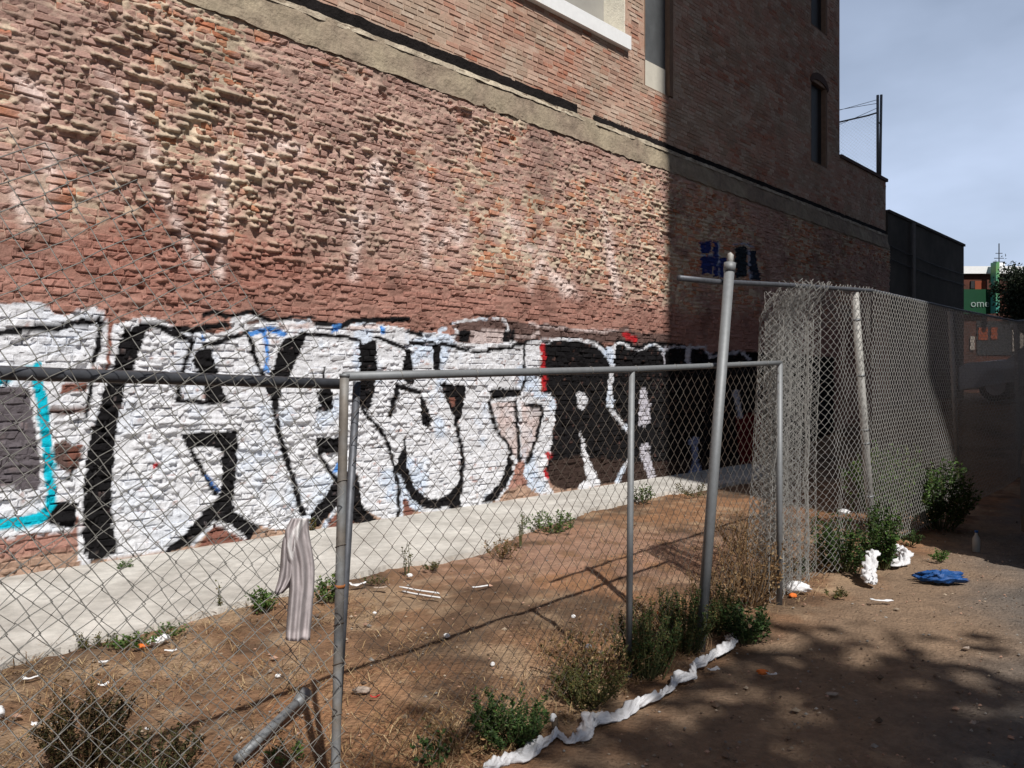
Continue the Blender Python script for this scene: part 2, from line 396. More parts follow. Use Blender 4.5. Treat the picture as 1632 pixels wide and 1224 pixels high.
# ------------------------------------------------------------------ wall colour field
WHITE = (0.60, 0.61, 0.645); BLACK = (0.0085, 0.008, 0.009); BROWN = (0.19, 0.085, 0.065); CYAN = (0.0, 0.38, 0.50)
BLUE = (0.07, 0.22, 0.55); GREYP = (0.10, 0.088, 0.098); RED = (0.38, 0.02, 0.025); PINKW = (0.50, 0.42, 0.41)
DKBR = (0.040, 0.026, 0.022); LAV = (0.46, 0.45, 0.50); NAVY = (0.025, 0.04, 0.17); DMAUVE = (0.11, 0.07, 0.062)
P_, S_ = 'p', 's'
PAINT = [
 (P_, WHITE, [(-400,470),(-60,480),(0,484),(58,480),(75,485),(88,500),(105,503),(128,492),(155,487),(166,500),(172,520),(185,515),(232,504),(262,512),(275,520),(290,528),(318,526),(345,534),(372,522),(365,510),(390,500),(405,502),(430,513),(460,507),(495,510),(510,520),(540,522),(570,514),(620,518),(645,522),(665,530),(700,530),(760,542),(800,540),(845,532),(862,545),(863,625),(884,630),(886,652),(882,690),(876,725),(870,745),(868,760),(885,785),(883,790),(858,788),(842,775),(835,755),(838,742),(830,735),(823,737),(822,748),(819,760),(808,780),(793,800),(760,808),(740,812),(700,818),(668,816),(655,810),(645,790),(640,828),(620,829),(602,823),(585,814),(562,824),(545,812),(520,820),(505,836),(470,842),(440,845),(415,838),(410,842),(395,858),(365,842),(342,832),(305,866),(255,882),(185,888),(150,893),(140,905),(126,908),(124,820),(120,846),(60,850),(0,858),(-400,910)]),
 (P_, GREYP, [(-300,612),(0,618),(40,615),(52,640),(56,680),(62,730),(64,765),(60,782),(0,777),(-300,790)]),
 (S_, CYAN, 17, [(60,604),(68,640),(73,690),(78,740),(82,790),(80,812),(65,826),(40,832),(0,836),(-300,850)]),
 (S_, CYAN, 12, [(-60,625),(0,608),(30,596),(62,582)]),
 (S_, BLACK, 10, [(-300,545),(0,530),(80,524),(130,513),(158,509)]), (S_, BLACK, 9, [(160,511),(158,545),(155,562),(148,580)]),
 (S_, DMAUVE, 13, [(84,652),(110,653),(140,650)]), (P_, DMAUVE, [(85,705),(105,700),(125,715),(128,745),(110,752),(90,745)]),
 (P_, BROWN, [(100,612),(140,608),(140,622),(95,628)]), (P_, BROWN, [(105,712),(130,708),(128,735),(112,742)]),
 (S_, BLACK, 6, [(146,612),(140,650),(136,665)]), (S_, BROWN, 6, [(178,512),(176,530),(174,560),(170,590)]), (P_, BLACK, [(88,800),(122,802),(124,842),(100,842),(76,834)]),
 (S_, BLACK, 4, [(108,765),(118,745),(122,730)]),
 (P_, BLACK, [(197,523),(205,521),(240,512),(245,520),(233,525),(222,560),(213,590),(198,618),(196,640),(188,670),(183,700),(178,745),(178,800),(182,850),(185,882),(160,892),(150,893),(140,890),(133,880),(133,800),(138,735),(147,690),(155,665),(166,625),(183,575),(190,545)]),
 (S_, BLACK, 9, [(280,526),(310,526),(340,520),(362,518)]), (S_, BLACK, 8, [(325,502),(345,496),(362,506)]), (S_, BLACK, 6, [(365,505),(400,497),(430,510)]),
 (S_, BLACK, 5, [(430,512),(470,504),(500,507)]), (S_, BLACK, 8, [(505,515),(545,520),(560,511),(620,510),(650,508)]), (S_, BLACK, 6, [(650,528),(672,535)]),
 (S_, DMAUVE, 6, [(395,515),(412,512)]), (S_, PINKW, 8, [(450,522),(500,518)]), (S_, PINKW, 7, [(555,524),(600,520)]),
 (S_, BLACK, 9, [(236,515),(260,525),(285,535),(308,545)]), (S_, BLACK, 7, [(308,545),(298,570),(290,595),(285,625),(283,641)]), (S_, BLACK, 7, [(283,641),(363,641)]),
 (P_, BLACK, [(313,562),(320,558),(338,554),(344,580),(352,600),(357,625),(364,643),(328,642),(326,630),(327,615),(318,602),(308,575)]),
 (S_, BLACK, 7, [(325,551),(345,546),(370,538),(396,530)]), (S_, BLACK, 7, [(396,530),(403,560),(413,585),(425,610)]),
 (P_, BLACK, [(447,545),(480,530),(492,530),(485,545),(475,570),(465,595),(450,620),(440,655),(432,640),(418,605),(430,600),(438,585),(445,560)]),
 (S_, BLACK, 8, [(436,645),(445,690),(455,725),(468,765),(478,805),(482,818)]),
 (S_, BLUE, 6, [(423,525),(424,545),(426,592)]), (S_, BLUE, 9, [(402,532),(415,527),(428,523),(452,533)]), (S_, BLUE, 10, [(532,524),(539,521)]),
 (S_, BLUE, 6, [(609,522),(611,530)]), (S_, BLUE, 5, [(322,538),(326,542)]),
 (S_, BLACK, 6, [(485,533),(520,534),(560,539),(574,543)]),
 (P_, BLACK, [(574,543),(580,548),(595,540),(601,543),(600,600),(597,620),(588,655),(575,652),(567,640),(566,615),(573,605),(573,570)]),
 (S_, BLACK, 5, [(600,538),(625,545),(640,552)]),
 (S_, BLACK, 5, [(516,588),(516,606)]), (P_, BLACK, [(497,655),(510,648),(503,625),(525,615),(530,625),(533,650),(520,657)]),
 (P_, BLACK, [(503,698),(545,697),(545,722),(510,724),(505,712)]), (S_, BLACK, 6, [(508,722),(520,742),(532,760),(545,770)]), (S_, BLUE, 9, [(536,750),(540,740)]),
 (P_, BLACK, [(532,768),(545,760),(560,745),(572,760),(575,800),(585,815),(600,826),(612,836),(590,845),(560,830),(545,812),(535,808),(505,840),(497,840),(495,822),(500,815),(520,790)]),
 (P_, BROWN, [(545,815),(560,828),(575,846),(512,850),(520,830)]), (S_, WHITE, 6, [(538,810),(522,828),(514,846)]),
 (P_, BLACK, [(289,691),(379,687),(377,750),(371,795),(372,815),(410,838),(402,846),(385,845),(362,834),(342,830),(312,866),(255,887),(275,868),(310,832),(338,803),(352,785),(352,714),(308,713),(296,706)]),
 (S_, BLACK, 8, [(298,705),(320,745),(345,787)]), (S_, (0.04, 0.12, 0.35), 4, [(330,758),(340,772),(350,783)]),
 (P_, BLACK, [(372,815),(415,840),(395,862),(380,850)]),
 (P_, BROWN, [(342,838),(370,848),(395,864),(315,872)]), (S_, WHITE, 6, [(308,868),(342,833),(362,841),(390,857)]),
 (P_, BLACK, [(643,553),(655,557),(658,575),(661,600),(660,612),(650,612),(641,600),(641,580),(647,565)]), (S_, BLACK, 5, [(620,545),(645,555)]),
 (S_, BLACK, 6, [(655,546),(692,547)]), (P_, BLACK, [(690,547),(705,546),(701,575),(701,600),(693,600)]),
 (S_, BLACK, 6, [(705,547),(730,555),(760,560),(790,557),(815,553),(836,545)]), (S_, BLACK, 4, [(836,545),(836,600),(835,615)]), (S_, BLACK, 5, [(838,542),(870,536),(900,533)]),
 (S_, BLACK, 8, [(622,662),(628,640),(633,615)]), (S_, BLACK, 8, [(637,616),(671,626)]),
 (P_, BLACK, [(671,630),(678,640),(686,665),(687,678),(680,682),(672,676),(670,655)]),
 (P_, BLACK, [(700,610),(743,615),(743,622),(738,650),(735,665),(728,682),(722,660),(712,638)]), (P_, BROWN, [(715,634),(725,632),(726,645),(720,648)]),
 (S_, BLACK, 6, [(728,675),(732,700),(738,730),(736,760),(732,785)]),
 (S_, BLACK, 5, [(577,653),(610,690),(622,720),(629,745),(634,775),(637,800),(633,828)]),
 (P_, BLACK, [(646,690),(648,720),(649,745),(655,765),(662,778),(672,788),(685,794),(700,795),(715,788),(727,775),(733,762),(734,800),(736,812),(715,812),(690,812),(672,808),(655,795),(645,775),(638,760),(630,745),(636,730),(642,715)]),
 (P_, BROWN, [(642,795),(650,800),(662,818),(645,824)]), (S_, WHITE, 5, [(638,765),(648,795),(662,811),(690,816),(714,808)]),
 (P_, BLACK, [(782,619),(833,616),(832,632),(782,635)]),
 (P_, PINKW, [(783,642),(820,640),(828,735),(816,722),(800,694)]), (P_, PINKW, [(830,640),(863,645),(860,690),(848,725),(840,738),(833,735)]),
 (S_, WHITE, 6, [(780,638),(838,634)]),
 (S_, BLACK, 5, [(781,640),(785,660),(790,680),(800,695),(812,712),(815,725)]),
 (P_, BLACK, [(812,722),(818,740),(818,752),(810,770),(795,792),(785,800),(765,804),(775,793),(795,770),(805,750)]),
 (S_, BLACK, 6, [(822,640),(826,690),(829,735)]), (S_, BLACK, 6, [(838,645),(863,648)]), (S_, BLACK, 5, [(863,648),(860,680),(850,715),(840,738)]),
 (P_, DMAUVE, [(722,520),(745,508),(800,506),(840,515),(900,520),(960,530),(1000,520),(1015,530),(1070,535),(1060,550),(1000,550),(860,540),(802,546),(750,548),(725,545)]),
 (P_, BLACK, [(730,528),(748,527),(748,546),(731,545)]), (P_, BLACK, [(802,526),(820,524),(820,546),(803,546)]), (P_, PINKW, [(750,527),(802,526),(803,547),(750,547)]),
 (S_, WHITE, 4, [(722,516),(745,510),(795,507)]), (S_, WHITE, 5, [(802,508),(811,525)]), (S_, WHITE, 4, [(722,545),(727,526)]), (S_, WHITE, 6, [(700,535),(702,525),(710,524)]),
 (S_, PINKW, 6, [(822,535),(845,538),(858,530)]), (S_, PINKW, 3, [(845,515),(870,520),(905,524),(960,528),(1000,526)]),
 (P_, BLACK, [(863,548),(866,543),(900,538),(950,543),(965,552),(975,560),(985,540),(1000,540),(1012,550),(1040,543),(1060,545),(1110,552),(1130,562),(1170,557),(1215,562),(1330,570),(1330,745),(1235,755),(1150,762),(1000,770),(940,772),(895,778),(884,775),(868,758),(875,730),(884,680),(886,635),(866,625)]),
 (P_, DKBR, [(878,735),(920,728),(1000,735),(1100,735),(1330,730),(1330,745),(1235,755),(1150,762),(1000,770),(940,774),(895,780),(884,775),(868,758)]),
 (S_, RED, 6, [(865,548),(867,600),(867,622)]), (S_, RED, 7, [(874,722),(877,728)]), (S_, RED, 6, [(868,752),(871,760)]), (S_, RED, 9, [(995,533),(1012,542)]),
 (P_, (0.13, 0.01, 0.012), [(1172,665),(1215,655),(1215,735),(1180,740)]),
 (S_, WHITE, 5, [(862,543),(890,541),(920,541),(945,546),(962,557),(972,572)]),
 (P_, WHITE, [(967,552),(981,550),(981,586),(978,598),(977,627),(979,637),(978,649),(974,654),(965,642),(969,630),(972,600),(971,573)]),
 (S_, WHITE, 4, [(980,550),(985,546),(995,547),(1005,556),(1018,558),(1030,553),(1040,549),(1055,555),(1060,562)]), (S_, LAV, 3, [(1058,560),(1059,582)]),
 (S_, LAV, 4, [(1060,556),(1075,552),(1100,554),(1125,553),(1132,570),(1150,565),(1180,560),(1195,572)]), (S_, LAV, 8, [(1098,555),(1097,580)]),
 (S_, WHITE, 6, [(976,655),(990,672),(1003,688)]), (P_, WHITE, [(917,628),(922,624),(930,626),(937,635),(938,642),(933,650),(928,654),(922,652),(920,640)]),
 (P_, WHITE, [(925,690),(930,700),(936,720),(942,735),(948,750),(957,772),(945,778),(925,782),(923,775),(934,765),(932,745),(928,725)]),
 (S_, WHITE, 6, [(1002,733),(983,770)]),
 (P_, LAV, [(1021,620),(1030,620),(1037,655),(1037,672),(1030,680),(1019,678),(1018,660)]), (P_, LAV, [(1021,708),(1034,705),(1038,730),(1045,760),(1034,765),(1028,740),(1021,728)]),
 (P_, (0.25, 0.28, 0.42), [(1098,700),(1115,695),(1112,730),(1120,757),(1093,759),(1105,735)]), (S_, LAV, 9, [(1172,625),(1180,662)]),
 (P_, NAVY, [(1116,386),(1133,384),(1134,402),(1118,404)]), (P_, NAVY, [(1136,385),(1144,385),(1146,440),(1137,442)]), (P_, NAVY, [(1118,410),(1136,408),(1136,436),(1122,436),(1117,425)]),
 (P_, NAVY, [(1147,412),(1158,410),(1160,443),(1146,443)]), (P_, (0.02, 0.03, 0.04), [(1172,394),(1190,392),(1192,440),(1173,444)]), (P_, (0.02, 0.03, 0.05), [(1195,400),(1204,400),(1212,446),(1196,446)]),
 (S_, (0.3, 0.36, 0.5), 2, [(1117,407),(1136,405)]), (S_, (0.3, 0.36, 0.5), 2, [(1145,385),(1147,442)]), (S_, (0.3, 0.36, 0.5), 2, [(1193,398),(1196,446)]), (S_, (0.3, 0.36, 0.5), 2, [(1170,390),(1188,388),(1204,396)]),
 (S_, RED, 8, [(246,742),(250,739)]),
]
GHOST = [(9, [(160, 115), (205, 180), (240, 245), (255, 300)]), (8, [(240, 245), (262, 310), (290, 370), (318, 425)]), (8, [(352, 255), (357, 330), (354, 400), (350, 440)]), (7, [(318, 425), (335, 340), (352, 255)]),
         (9, [(600, 262), (580, 310), (570, 370), (565, 440)]), (8, [(600, 262), (625, 300), (645, 330)]), (7, [(545, 350), (600, 345)]), (8, [(672, 295), (680, 345), (678, 420)]), (7, [(700, 395), (716, 362), (732, 385), (745, 352)]),
         (10, [(790, 365), (812, 350), (832, 362), (826, 392)]), (7, [(965, 340), (972, 400), (984, 470)]), (8, [(842, 392), (868, 430), (905, 455), (922, 472)]), (7, [(875, 380), (845, 460)]), (8, [(890, 445), (905, 470)]),
         (9, [(75, 235), (82, 270), (78, 330)]), (14, [(35, 130), (75, 165)]), (10, [(395, 245), (450, 262)]), (9, [(430, 225), (480, 240)]), (8, [(20, 300), (45, 360)])]
def inpoly(px, py, pts):
    r = np.zeros(px.shape, bool); n = len(pts)
    for i in range(n):
        x1, y1 = pts[i]; x2, y2 = pts[(i + 1) % n]
        if y1 == y2: continue
        cnd = (y1 > py) != (y2 > py)
        r ^= cnd & (px < (x2 - x1) * (py - y1) / (y2 - y1) + x1)
    return r
def segdist(px, py, pts):
    d = np.full(px.shape, 1e9)
    for (x1, y1), (x2, y2) in zip(pts[:-1], pts[1:]):
        dx, dy = x2 - x1, y2 - y1
        t = np.clip(((px - x1) * dx + (py - y1) * dy) / (dx * dx + dy * dy + 1e-9), 0, 1)
        d = np.minimum(d, np.hypot(px - x1 - t * dx, py - y1 - t * dy))
    return d
def warp(s, z):
    return .030 * (fbm(s * .55, z * 1.1, 2, 111) - .5) + .014 * (fbm(s * 2.2, z * 2.2, 2, 113) - .5)
def lump(s, z):
    """how far squeezed-out mortar stands proud of the brick faces (m)"""
    a = fbm(s * 5.5, z * 12.5, 3, 21)
    b = fbm(s * 17.0, z * 24.0, 3, 25)
    big = smooth(.40, .62, fbm(s * .9, z * .9, 2, 29))
    v = smooth(.455, .63, a * .52 + b * .48) * (.55 + .9 * fbm(s * 34, z * 34, 2, 27))
    g = smooth(2.75, 3.1, z + .2 * (fbm(s, z * 0, 2, 3) - .5))
    return v * (.022 + .034 * big) * (.62 + .38 * g) * (1 - .38 * smooth(6.0, 9.5, s))
def wall_colour(s, z, is_brick, rnd, pr):
    """albedo of the rough lower wall; rnd random per brick, pr mortar stand-out"""
    s = np.asarray(s, float); z = np.asarray(z, float); sh = s.shape
    A = lambda *c: np.array(c)
    red = A(.40, .155, .09); org = A(.47, .225, .13); brn = A(.33, .205, .16); pk = A(.47, .29, .225)
    r = rnd[..., None]
    bc = np.where(r < .25, red + (org - red) * (r / .25), np.where(r < .6, org + (pk - org) * ((r - .25) / .35), pk + (brn - pk) * ((r - .6) / .4)))
    mc = A(.50, .405, .305) * (.8 + .45 * fbm(s * 9, z * 9, 3, 41))[..., None]
    col = np.where(is_brick[..., None], bc, mc)
    # old mauve-brown paint, worn off in patches and off the tips of the mortar
    pm = smooth(.42, .58, fbm(s * .75, z * .75, 3, 51) * .62 + fbm(s * 6, z * 9, 3, 55) * .38 + .03 - .075 * smooth(6.5, 10.5, s))
    lowband = smooth(3.25, 2.75, z + .5 * (fbm(s * 1.2, z, 2, 57) - .5))
    pm = np.maximum(pm * .9, lowband * .93)
    pm = pm * (1 - .70 * smooth(.012, .030, pr) * (1 - lowband)) * (1 - .15 * (~is_brick) * (1 - lowband))
    mauve = A(.385, .25, .215); rb = A(.28, .135, .108)
    redpatch = smooth(1.0, .3, np.hypot((s - 3.3) / 1.6, (z - 3.0) / .75) + .5 * (fbm(s * 3, z * 3, 2, 59) - .5))
    pc = mauve + (rb - mauve) * np.clip(lowband * .8 + redpatch * .7, 0, 1)[..., None]
    pc = pc * (.82 + .36 * fbm(s * 5, z * 7, 3, 61))[..., None]
    col = col + (pc - col) * pm[..., None]
    col = col * (1 - .25 * smooth(.55, .75, fbm(s * 2.5, z * 2.5, 3, 63)))[..., None]
    px, py = wall_px(s, z)
    jx = (fbm(s * 11, z * 11, 2, 71) - .5); jy = (fbm(s * 11, z * 11, 2, 73) - .5)
    px = px + 4 * jx; py = py + 4 * jy
    fl = fbm(s * 7, z * 7, 3, 75)
    for w, pts in GHOST:
        a = np.exp(-(segdist(px, py, pts) / w) ** 2) * (.35 + .65 * smooth(.33, .55, fl)) * .85
        col = col + (A(.66, .54, .50) - col) * a[..., None]
    # bare band of render at the foot of the wall
    foot = smooth(.21, .13, z + .10 * (fbm(s * 4, z * 4, 2, 77) - .5))
    col = col + (A(.36, .25, .185) * (.7 + .6 * fl)[..., None] - col) * (foot * .85)[..., None]
    wear = smooth(.80, .90, fbm(s * 13, z * 20, 3, 79) + .10 * smooth(.0, .4, rnd))
    tint = smooth(.55, .68, fbm(s * 2.6, z * 2.6, 3, 81))
    for it in PAINT:
        if it[0] == P_:
            pts = it[2]
            xs = [p[0] for p in pts]; ys = [p[1] for p in pts]; pad = 2
        else:
            pts = it[3]; pad = it[2]
            xs = [p[0] for p in pts]; ys = [p[1] for p in pts]
        bb = (px > min(xs) - pad) & (px < max(xs) + pad) & (py > min(ys) - pad) & (py < max(ys) + pad)
        if not bb.any(): continue
        ix = np.nonzero(bb)
        if it[0] == P_:
            a = inpoly(px[ix], py[ix], pts).astype(float)
        else:
            a = np.clip((it[2] * (1.08 if it[1] is BLACK else 1.0) / 2 + .6 - segdist(px[ix], py[ix], pts)) / 1.2, 0, 1)
        tc_ = A(*it[1])
        cn = np.broadcast_to(tc_, (len(a), 3)).copy()
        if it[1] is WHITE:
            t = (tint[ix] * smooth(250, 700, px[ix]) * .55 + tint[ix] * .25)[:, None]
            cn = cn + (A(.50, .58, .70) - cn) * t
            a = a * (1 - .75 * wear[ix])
        elif it[1] is PINKW:
            a = a * (.55 + .45 * smooth(.4, .6, fl[ix]))
        else:
            a = a * (1 - .25 * wear[ix])
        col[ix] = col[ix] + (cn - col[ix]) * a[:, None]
    return np.clip(col, .004, .9)

# ------------------------------------------------------------------ the brick building
S_END, S_STEP = 22.5, 19.3
LEDGE = 5.28
bld = thing('brick_building', 'tall weathered brick building with graffiti along its rough lower wall', 'building', WP(10, 0)[0:3])
CH = 0.0715
# mortar bed: one displaced sheet with the lumps that stick out between the courses
sg = np.concatenate([np.arange(-2.0, 1.2, .05), np.arange(1.2, 7.2, .0155), np.arange(7.2, 12.2, .02), np.arange(12.2, S_END + .001, .04)])
zg = np.concatenate([np.arange(-.12, LEDGE, .0155), [LEDGE]])
S2, Z2 = np.meshgrid(sg, zg)
pr = lump(S2, Z2)
dzj = np.abs(((Z2 / CH) % 1.0) - .5) * CH                   # far from bed joint -> small
joint = np.exp(-((CH / 2 - dzj) / .017) ** 2)
off = -.017 + pr * (.40 + .85 * joint) + .012 * (fbm(S2 * 30, Z2 * 30, 2, 31) - .5) + .012 * (fbm(S2 * 3, Z2 * 3, 2, 33) - .5)
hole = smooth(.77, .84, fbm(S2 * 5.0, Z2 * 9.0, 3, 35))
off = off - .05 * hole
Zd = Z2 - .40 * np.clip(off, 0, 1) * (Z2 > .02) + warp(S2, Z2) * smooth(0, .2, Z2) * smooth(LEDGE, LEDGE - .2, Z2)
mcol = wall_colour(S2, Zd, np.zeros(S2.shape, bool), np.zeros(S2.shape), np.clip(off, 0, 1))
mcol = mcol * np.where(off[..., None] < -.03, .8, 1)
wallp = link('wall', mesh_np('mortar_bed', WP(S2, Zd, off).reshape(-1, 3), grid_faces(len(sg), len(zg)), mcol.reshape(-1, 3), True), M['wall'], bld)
# bricks
def brick_mesh(s0, s1, z0, z1, nu, nv, rb):
    """front grid + skirt, returns arrays (nv,nu) of s,z,off, for one brick"""
rows = int(LEDGE / CH)
BR = []
for r in range(rows):
    s = -2.0 - random.random() * .2
    head = (r % 6 == 3)
    while s < S_END - .05:
        L = (.098 if head else .203) * random.uniform(.93, 1.06)
        e = min(s + L, S_END - .004)
        if e - s > .04:
            BR.append((s, e, r * CH + .006 + random.uniform(-.002, .002), (r + 1) * CH - .006 + random.uniform(-.002, .002)))
        s += L + random.uniform(.009, .015)
BR = np.array(BR)
nb = len(BR)
brnd = rng.random(nb); boff = rng.normal(0, .0085, nb); boff[rng.random(nb) < .06] -= .022; boff[rng.random(nb) < .05] += .012
btl = rng.normal(0, .004, (nb, 2))
keep = rng.random(nb) > .012
sm_, zm_ = (BR[:, 0] + BR[:, 1]) / 2, (BR[:, 2] + BR[:, 3]) / 2
pxm, pym = wall_px(sm_, zm_)
xa, _ = wall_px(BR[:, 0], zm_); xb, _ = wall_px(BR[:, 1], zm_)
_, ya = wall_px(sm_, BR[:, 2]); _, yb = wall_px(sm_, BR[:, 3])
area = np.abs((xb - xa) * (yb - ya))
inview = (pxm > 5) & (pym > 5) & (pxm < 1600) & (pym < 905)
score = np.where(inview & keep, area, 0)
singles = set(np.argsort(-score)[:300].tolist())
def brick_batch(ids, nu, nv):
    """vectorised bricks with one grid size -> V (b, k, 3), C, F template"""
    b = BR[ids]; m = len(ids)
    tu = np.concatenate([[0, .035], np.linspace(0, 1, nu)[1:-1], [.965, 1]]) if nu > 3 else np.array([0, .06, .5, .94, 1])
    tv = np.concatenate([[0, .12], np.linspace(0, 1, nv)[1:-1], [.88, 1]]) if nv > 2 else np.array([0, .12, .88, 1])
    nu_, nv_ = len(tu), len(tv)
    TU, TV = np.meshgrid(tu, tv)
    Sg = b[:, 0, None, None] + (b[:, 1] - b[:, 0])[:, None, None] * TU
    Zg = b[:, 2, None, None] + (b[:, 3] - b[:, 2])[:, None, None] * TV
    wob = .006 * (fbm(Sg * 14, Zg * 14, 2, 91) - .5)
    Zg = Zg + wob + warp(Sg, Zg) * smooth(0, .2, Zg) * smooth(LEDGE, LEDGE - .2, Zg)
    edge = np.minimum(np.minimum(TU, 1 - TU) * 3.2, np.minimum(TV, 1 - TV))
    rim = -.005 * (edge < .01) - .014 * smooth(.45, .75, fbm(Sg * 19, Zg * 19, 2, 97)) * (1 - smooth(0, .3, edge))
    O = boff[ids][:, None, None] + btl[ids, 0][:, None, None] * (TU - .5) * 2 + btl[ids, 1][:, None, None] * (TV - .5) * 2 + rim
    O = O + .012 * (fbm(Sg * 22, Zg * 22, 3, 93) - .5) + .012 * (fbm(Sg * 3, Zg * 3, 2, 33) - .5)
    O = O - .04 * smooth(.77, .84, fbm(Sg * 5.0, Zg * 9.0, 3, 35)) - .02 * smooth(.66, .74, fbm(Sg * 11, Zg * 13, 2, 95))
    C = wall_colour(Sg, Zg, np.ones(Sg.shape, bool), np.broadcast_to(brnd[ids][:, None, None], Sg.shape), np.zeros(Sg.shape))
    P = WP(Sg, Zg, O)
    # skirt
    ring = np.concatenate([np.arange(nu_), np.arange(1, nv_) * nu_ + nu_ - 1, (nv_ - 1) * nu_ + np.arange(nu_ - 2, -1, -1), np.arange(nv_ - 2, 0, -1) * nu_])
    Pf = P.reshape(m, -1, 3); Cf = C.reshape(m, -1, 3)
    back = Pf[:, ring].copy(); back[..., 0] -= .05 * N[0]; back[..., 1] -= .05 * N[1]
    V = np.concatenate([Pf, back], 1); Cc = np.concatenate([Cf, Cf[:, ring]], 1)
    k0 = nu_ * nv_; R = len(ring); j = np.arange(R); j2 = (j + 1) % R
    F = np.vstack([grid_faces(nu_, nv_), np.stack([ring[j2], ring[j], k0 + j, k0 + j2], -1)])
    return V, Cc, F
allid = np.nonzero(keep)[0]
single_ids = np.array(sorted(singles)); rest = np.array([i for i in allid if i not in singles])
graf = lambda i: (zm_[i] < 2.75)
for cond, (nu, nv) in ((graf(single_ids), (8, 2)), (~graf(single_ids), (4, 2))):
    ids = single_ids[cond]
    if not len(ids): continue
    V, C, F = brick_batch(ids, nu, nv)
    for q in range(len(ids)):
        link('brick', mesh_np('brick', V[q], F, C[q], False), M['wall'], wallp)
VV, CC, FF, n0 = [], [], [], 0
zone = lambda lo, hi: rest[(sm_[rest] >= lo) & (sm_[rest] < hi)]
for ids, gs in ((zone(-5, 7), (7, 3)), (zone(7, 12.2), (6, 2)), (zone(12.2, 99), (3, 2))):
    V, C, F = brick_batch(ids, *gs)
    m, k = V.shape[:2]
    VV.append(V.reshape(-1, 3)); CC.append(C.reshape(-1, 3))
    FF.append((F[None] + (np.arange(m) * k)[:, None, None]).reshape(-1, 4) + n0); n0 += m * k
link('bricks', mesh_np('bricks', np.vstack(VV), np.vstack(FF), np.vstack(CC), False), M['wall'], wallp, 'stuff')

# tan shoulder of render above the rough wall, then a sooty black strip painted for the shadow gap
def ledge(s0, s1, name, matk, z0, z1, o0, o1, rough, k, gap=None):
    ss = np.arange(s0, s1, .05); tv = np.linspace(0, 1, 10)
    S3, T3 = np.meshgrid(ss, tv)
    z = z0 + (z1 - z0) * T3 + rough * (fbm(S3 * 6.5, T3 * 2, 4, k) - .5) * (1.5 if rough > .03 else 1)
    o = o0 + (o1 - o0) * T3 + rough * (fbm(S3 * 7, z * 9, 3, k + 2) - .5)
    return link(name, mesh_np(name, WP(S3, z, o).reshape(-1, 3), grid_faces(len(ss), 10), smooth_=True), M[matk], bld)
ledge(-2, S_END, 'render_shoulder', 'tancon', LEDGE - .03, 5.66, .015, -.060, .045, 5)
ledge(-2, 9.25, 'shadow_gap_strip', 'gap_black', 5.66, 5.82, -.070, -.088, .034, 9)
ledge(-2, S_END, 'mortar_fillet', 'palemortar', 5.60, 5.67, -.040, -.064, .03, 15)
ledge(9.6, S_END, 'shadow_gap_strip', 'gap_black', 5.66, 5.77, -.070, -.088, .03, 12)

# upper wall: even courses of smoother brick, set back a little
UO = -.10
ZU0, ZTOP = 5.64, 12.6
OPEN = [(6.9, 10.43, 7.22, 9.6), (11.02, 11.86, 6.62, 9.2), (17.65, 18.53, 6.72, 8.55), (17.65, 18.53, 9.85, 11.7)]
def upper_colour(s, z, r):
    A = lambda *c: np.array(c)
    r = r[..., None]
    c = np.where(r < .5, A(.36, .15, .095) + (A(.42, .23, .17) - A(.36, .15, .095)) * r * 2, A(.42, .25, .19) + (A(.27, .16, .12) - A(.42, .25, .19)) * (r - .5) * 2)
    p = smooth(.42, .6, fbm(s * 1.1, z * 1.6, 4, 101) * .7 + fbm(s * 9, z * 14, 2, 103) * .3)
    c = c + (A(.47, .33, .26) - c) * (p * .65)[..., None]
    g = smooth(.5, .66, fbm(s * 1.7, z * 2.2, 3, 105))
    c = c + (A(.34, .29, .22) - c) * (g * .5)[..., None]
    sp_ = smooth(.52, .66, fbm(s * 6, z * 11, 3, 109)); c = c + (A(.52, .43, .35) - c) * (sp_ * .55)[..., None]
    return c * (.85 + .3 * fbm(s * 3, z * 3, 2, 107))[..., None]
UB = []
r = 0
z = ZU0 + .01
while z < ZTOP - .05:
    s = -2 - random.random() * .2
    while s < S_END:
        L = (.1 if r % 6 == 2 else .205) * random.uniform(.97, 1.03)
        e = s + L
        top_s = S_STEP if z > 7.1 else S_END
        vis = z < 6.6 + max(0, (s - 4)) * .33 + .6
        ok = e < top_s and vis
        for (a, b_, c_, d_) in OPEN:
            if e > a and s < b_ and z + .06 > c_ and z < d_: ok = False
        if ok: UB.append((s, e, z, z + .058))
        s += L + .011
    r += 1; z += .069
UB = np.array(UB); m = len(UB)
o = UO + rng.normal(0, .0028, m); o[rng.random(m) < .06] -= .007
rr = rng.random(m)
Vt = []
for (a, b_, do) in ((0, 2, 0), (1, 2, 0), (1, 3, 0), (0, 3, 0)):
    cs = UB[:, a] + (.004 if a == 0 else -.004); cz = UB[:, b_] + (.004 if b_ == 2 else -.004)
    Vt.append(WP(cs, cz, o + rng.normal(0, .0015, m)))
for (a, b_) in ((0, 2), (1, 2), (1, 3), (0, 3)):
    Vt.append(WP(UB[:, a], UB[:, b_], o - .03))
V = np.stack(Vt, 1)
F = np.array([(0, 1, 2, 3), (0, 4, 5, 1), (1, 5, 6, 2), (2, 6, 7, 3), (3, 7, 4, 0)])
C = upper_colour((UB[:, 0] + UB[:, 1]) / 2, UB[:, 2], rr)
C = np.repeat(C[:, None], 8, 1)
uw = link('upper_wall', bpy.data.meshes.new('upper_wall'), None, bld)
link('bricks', mesh_np('upper_bricks', V.reshape(-1, 3), (F[None] + (np.arange(m) * 8)[:, None, None]).reshape(-1, 4), C.reshape(-1, 3)), M['brick2'], uw, 'stuff')
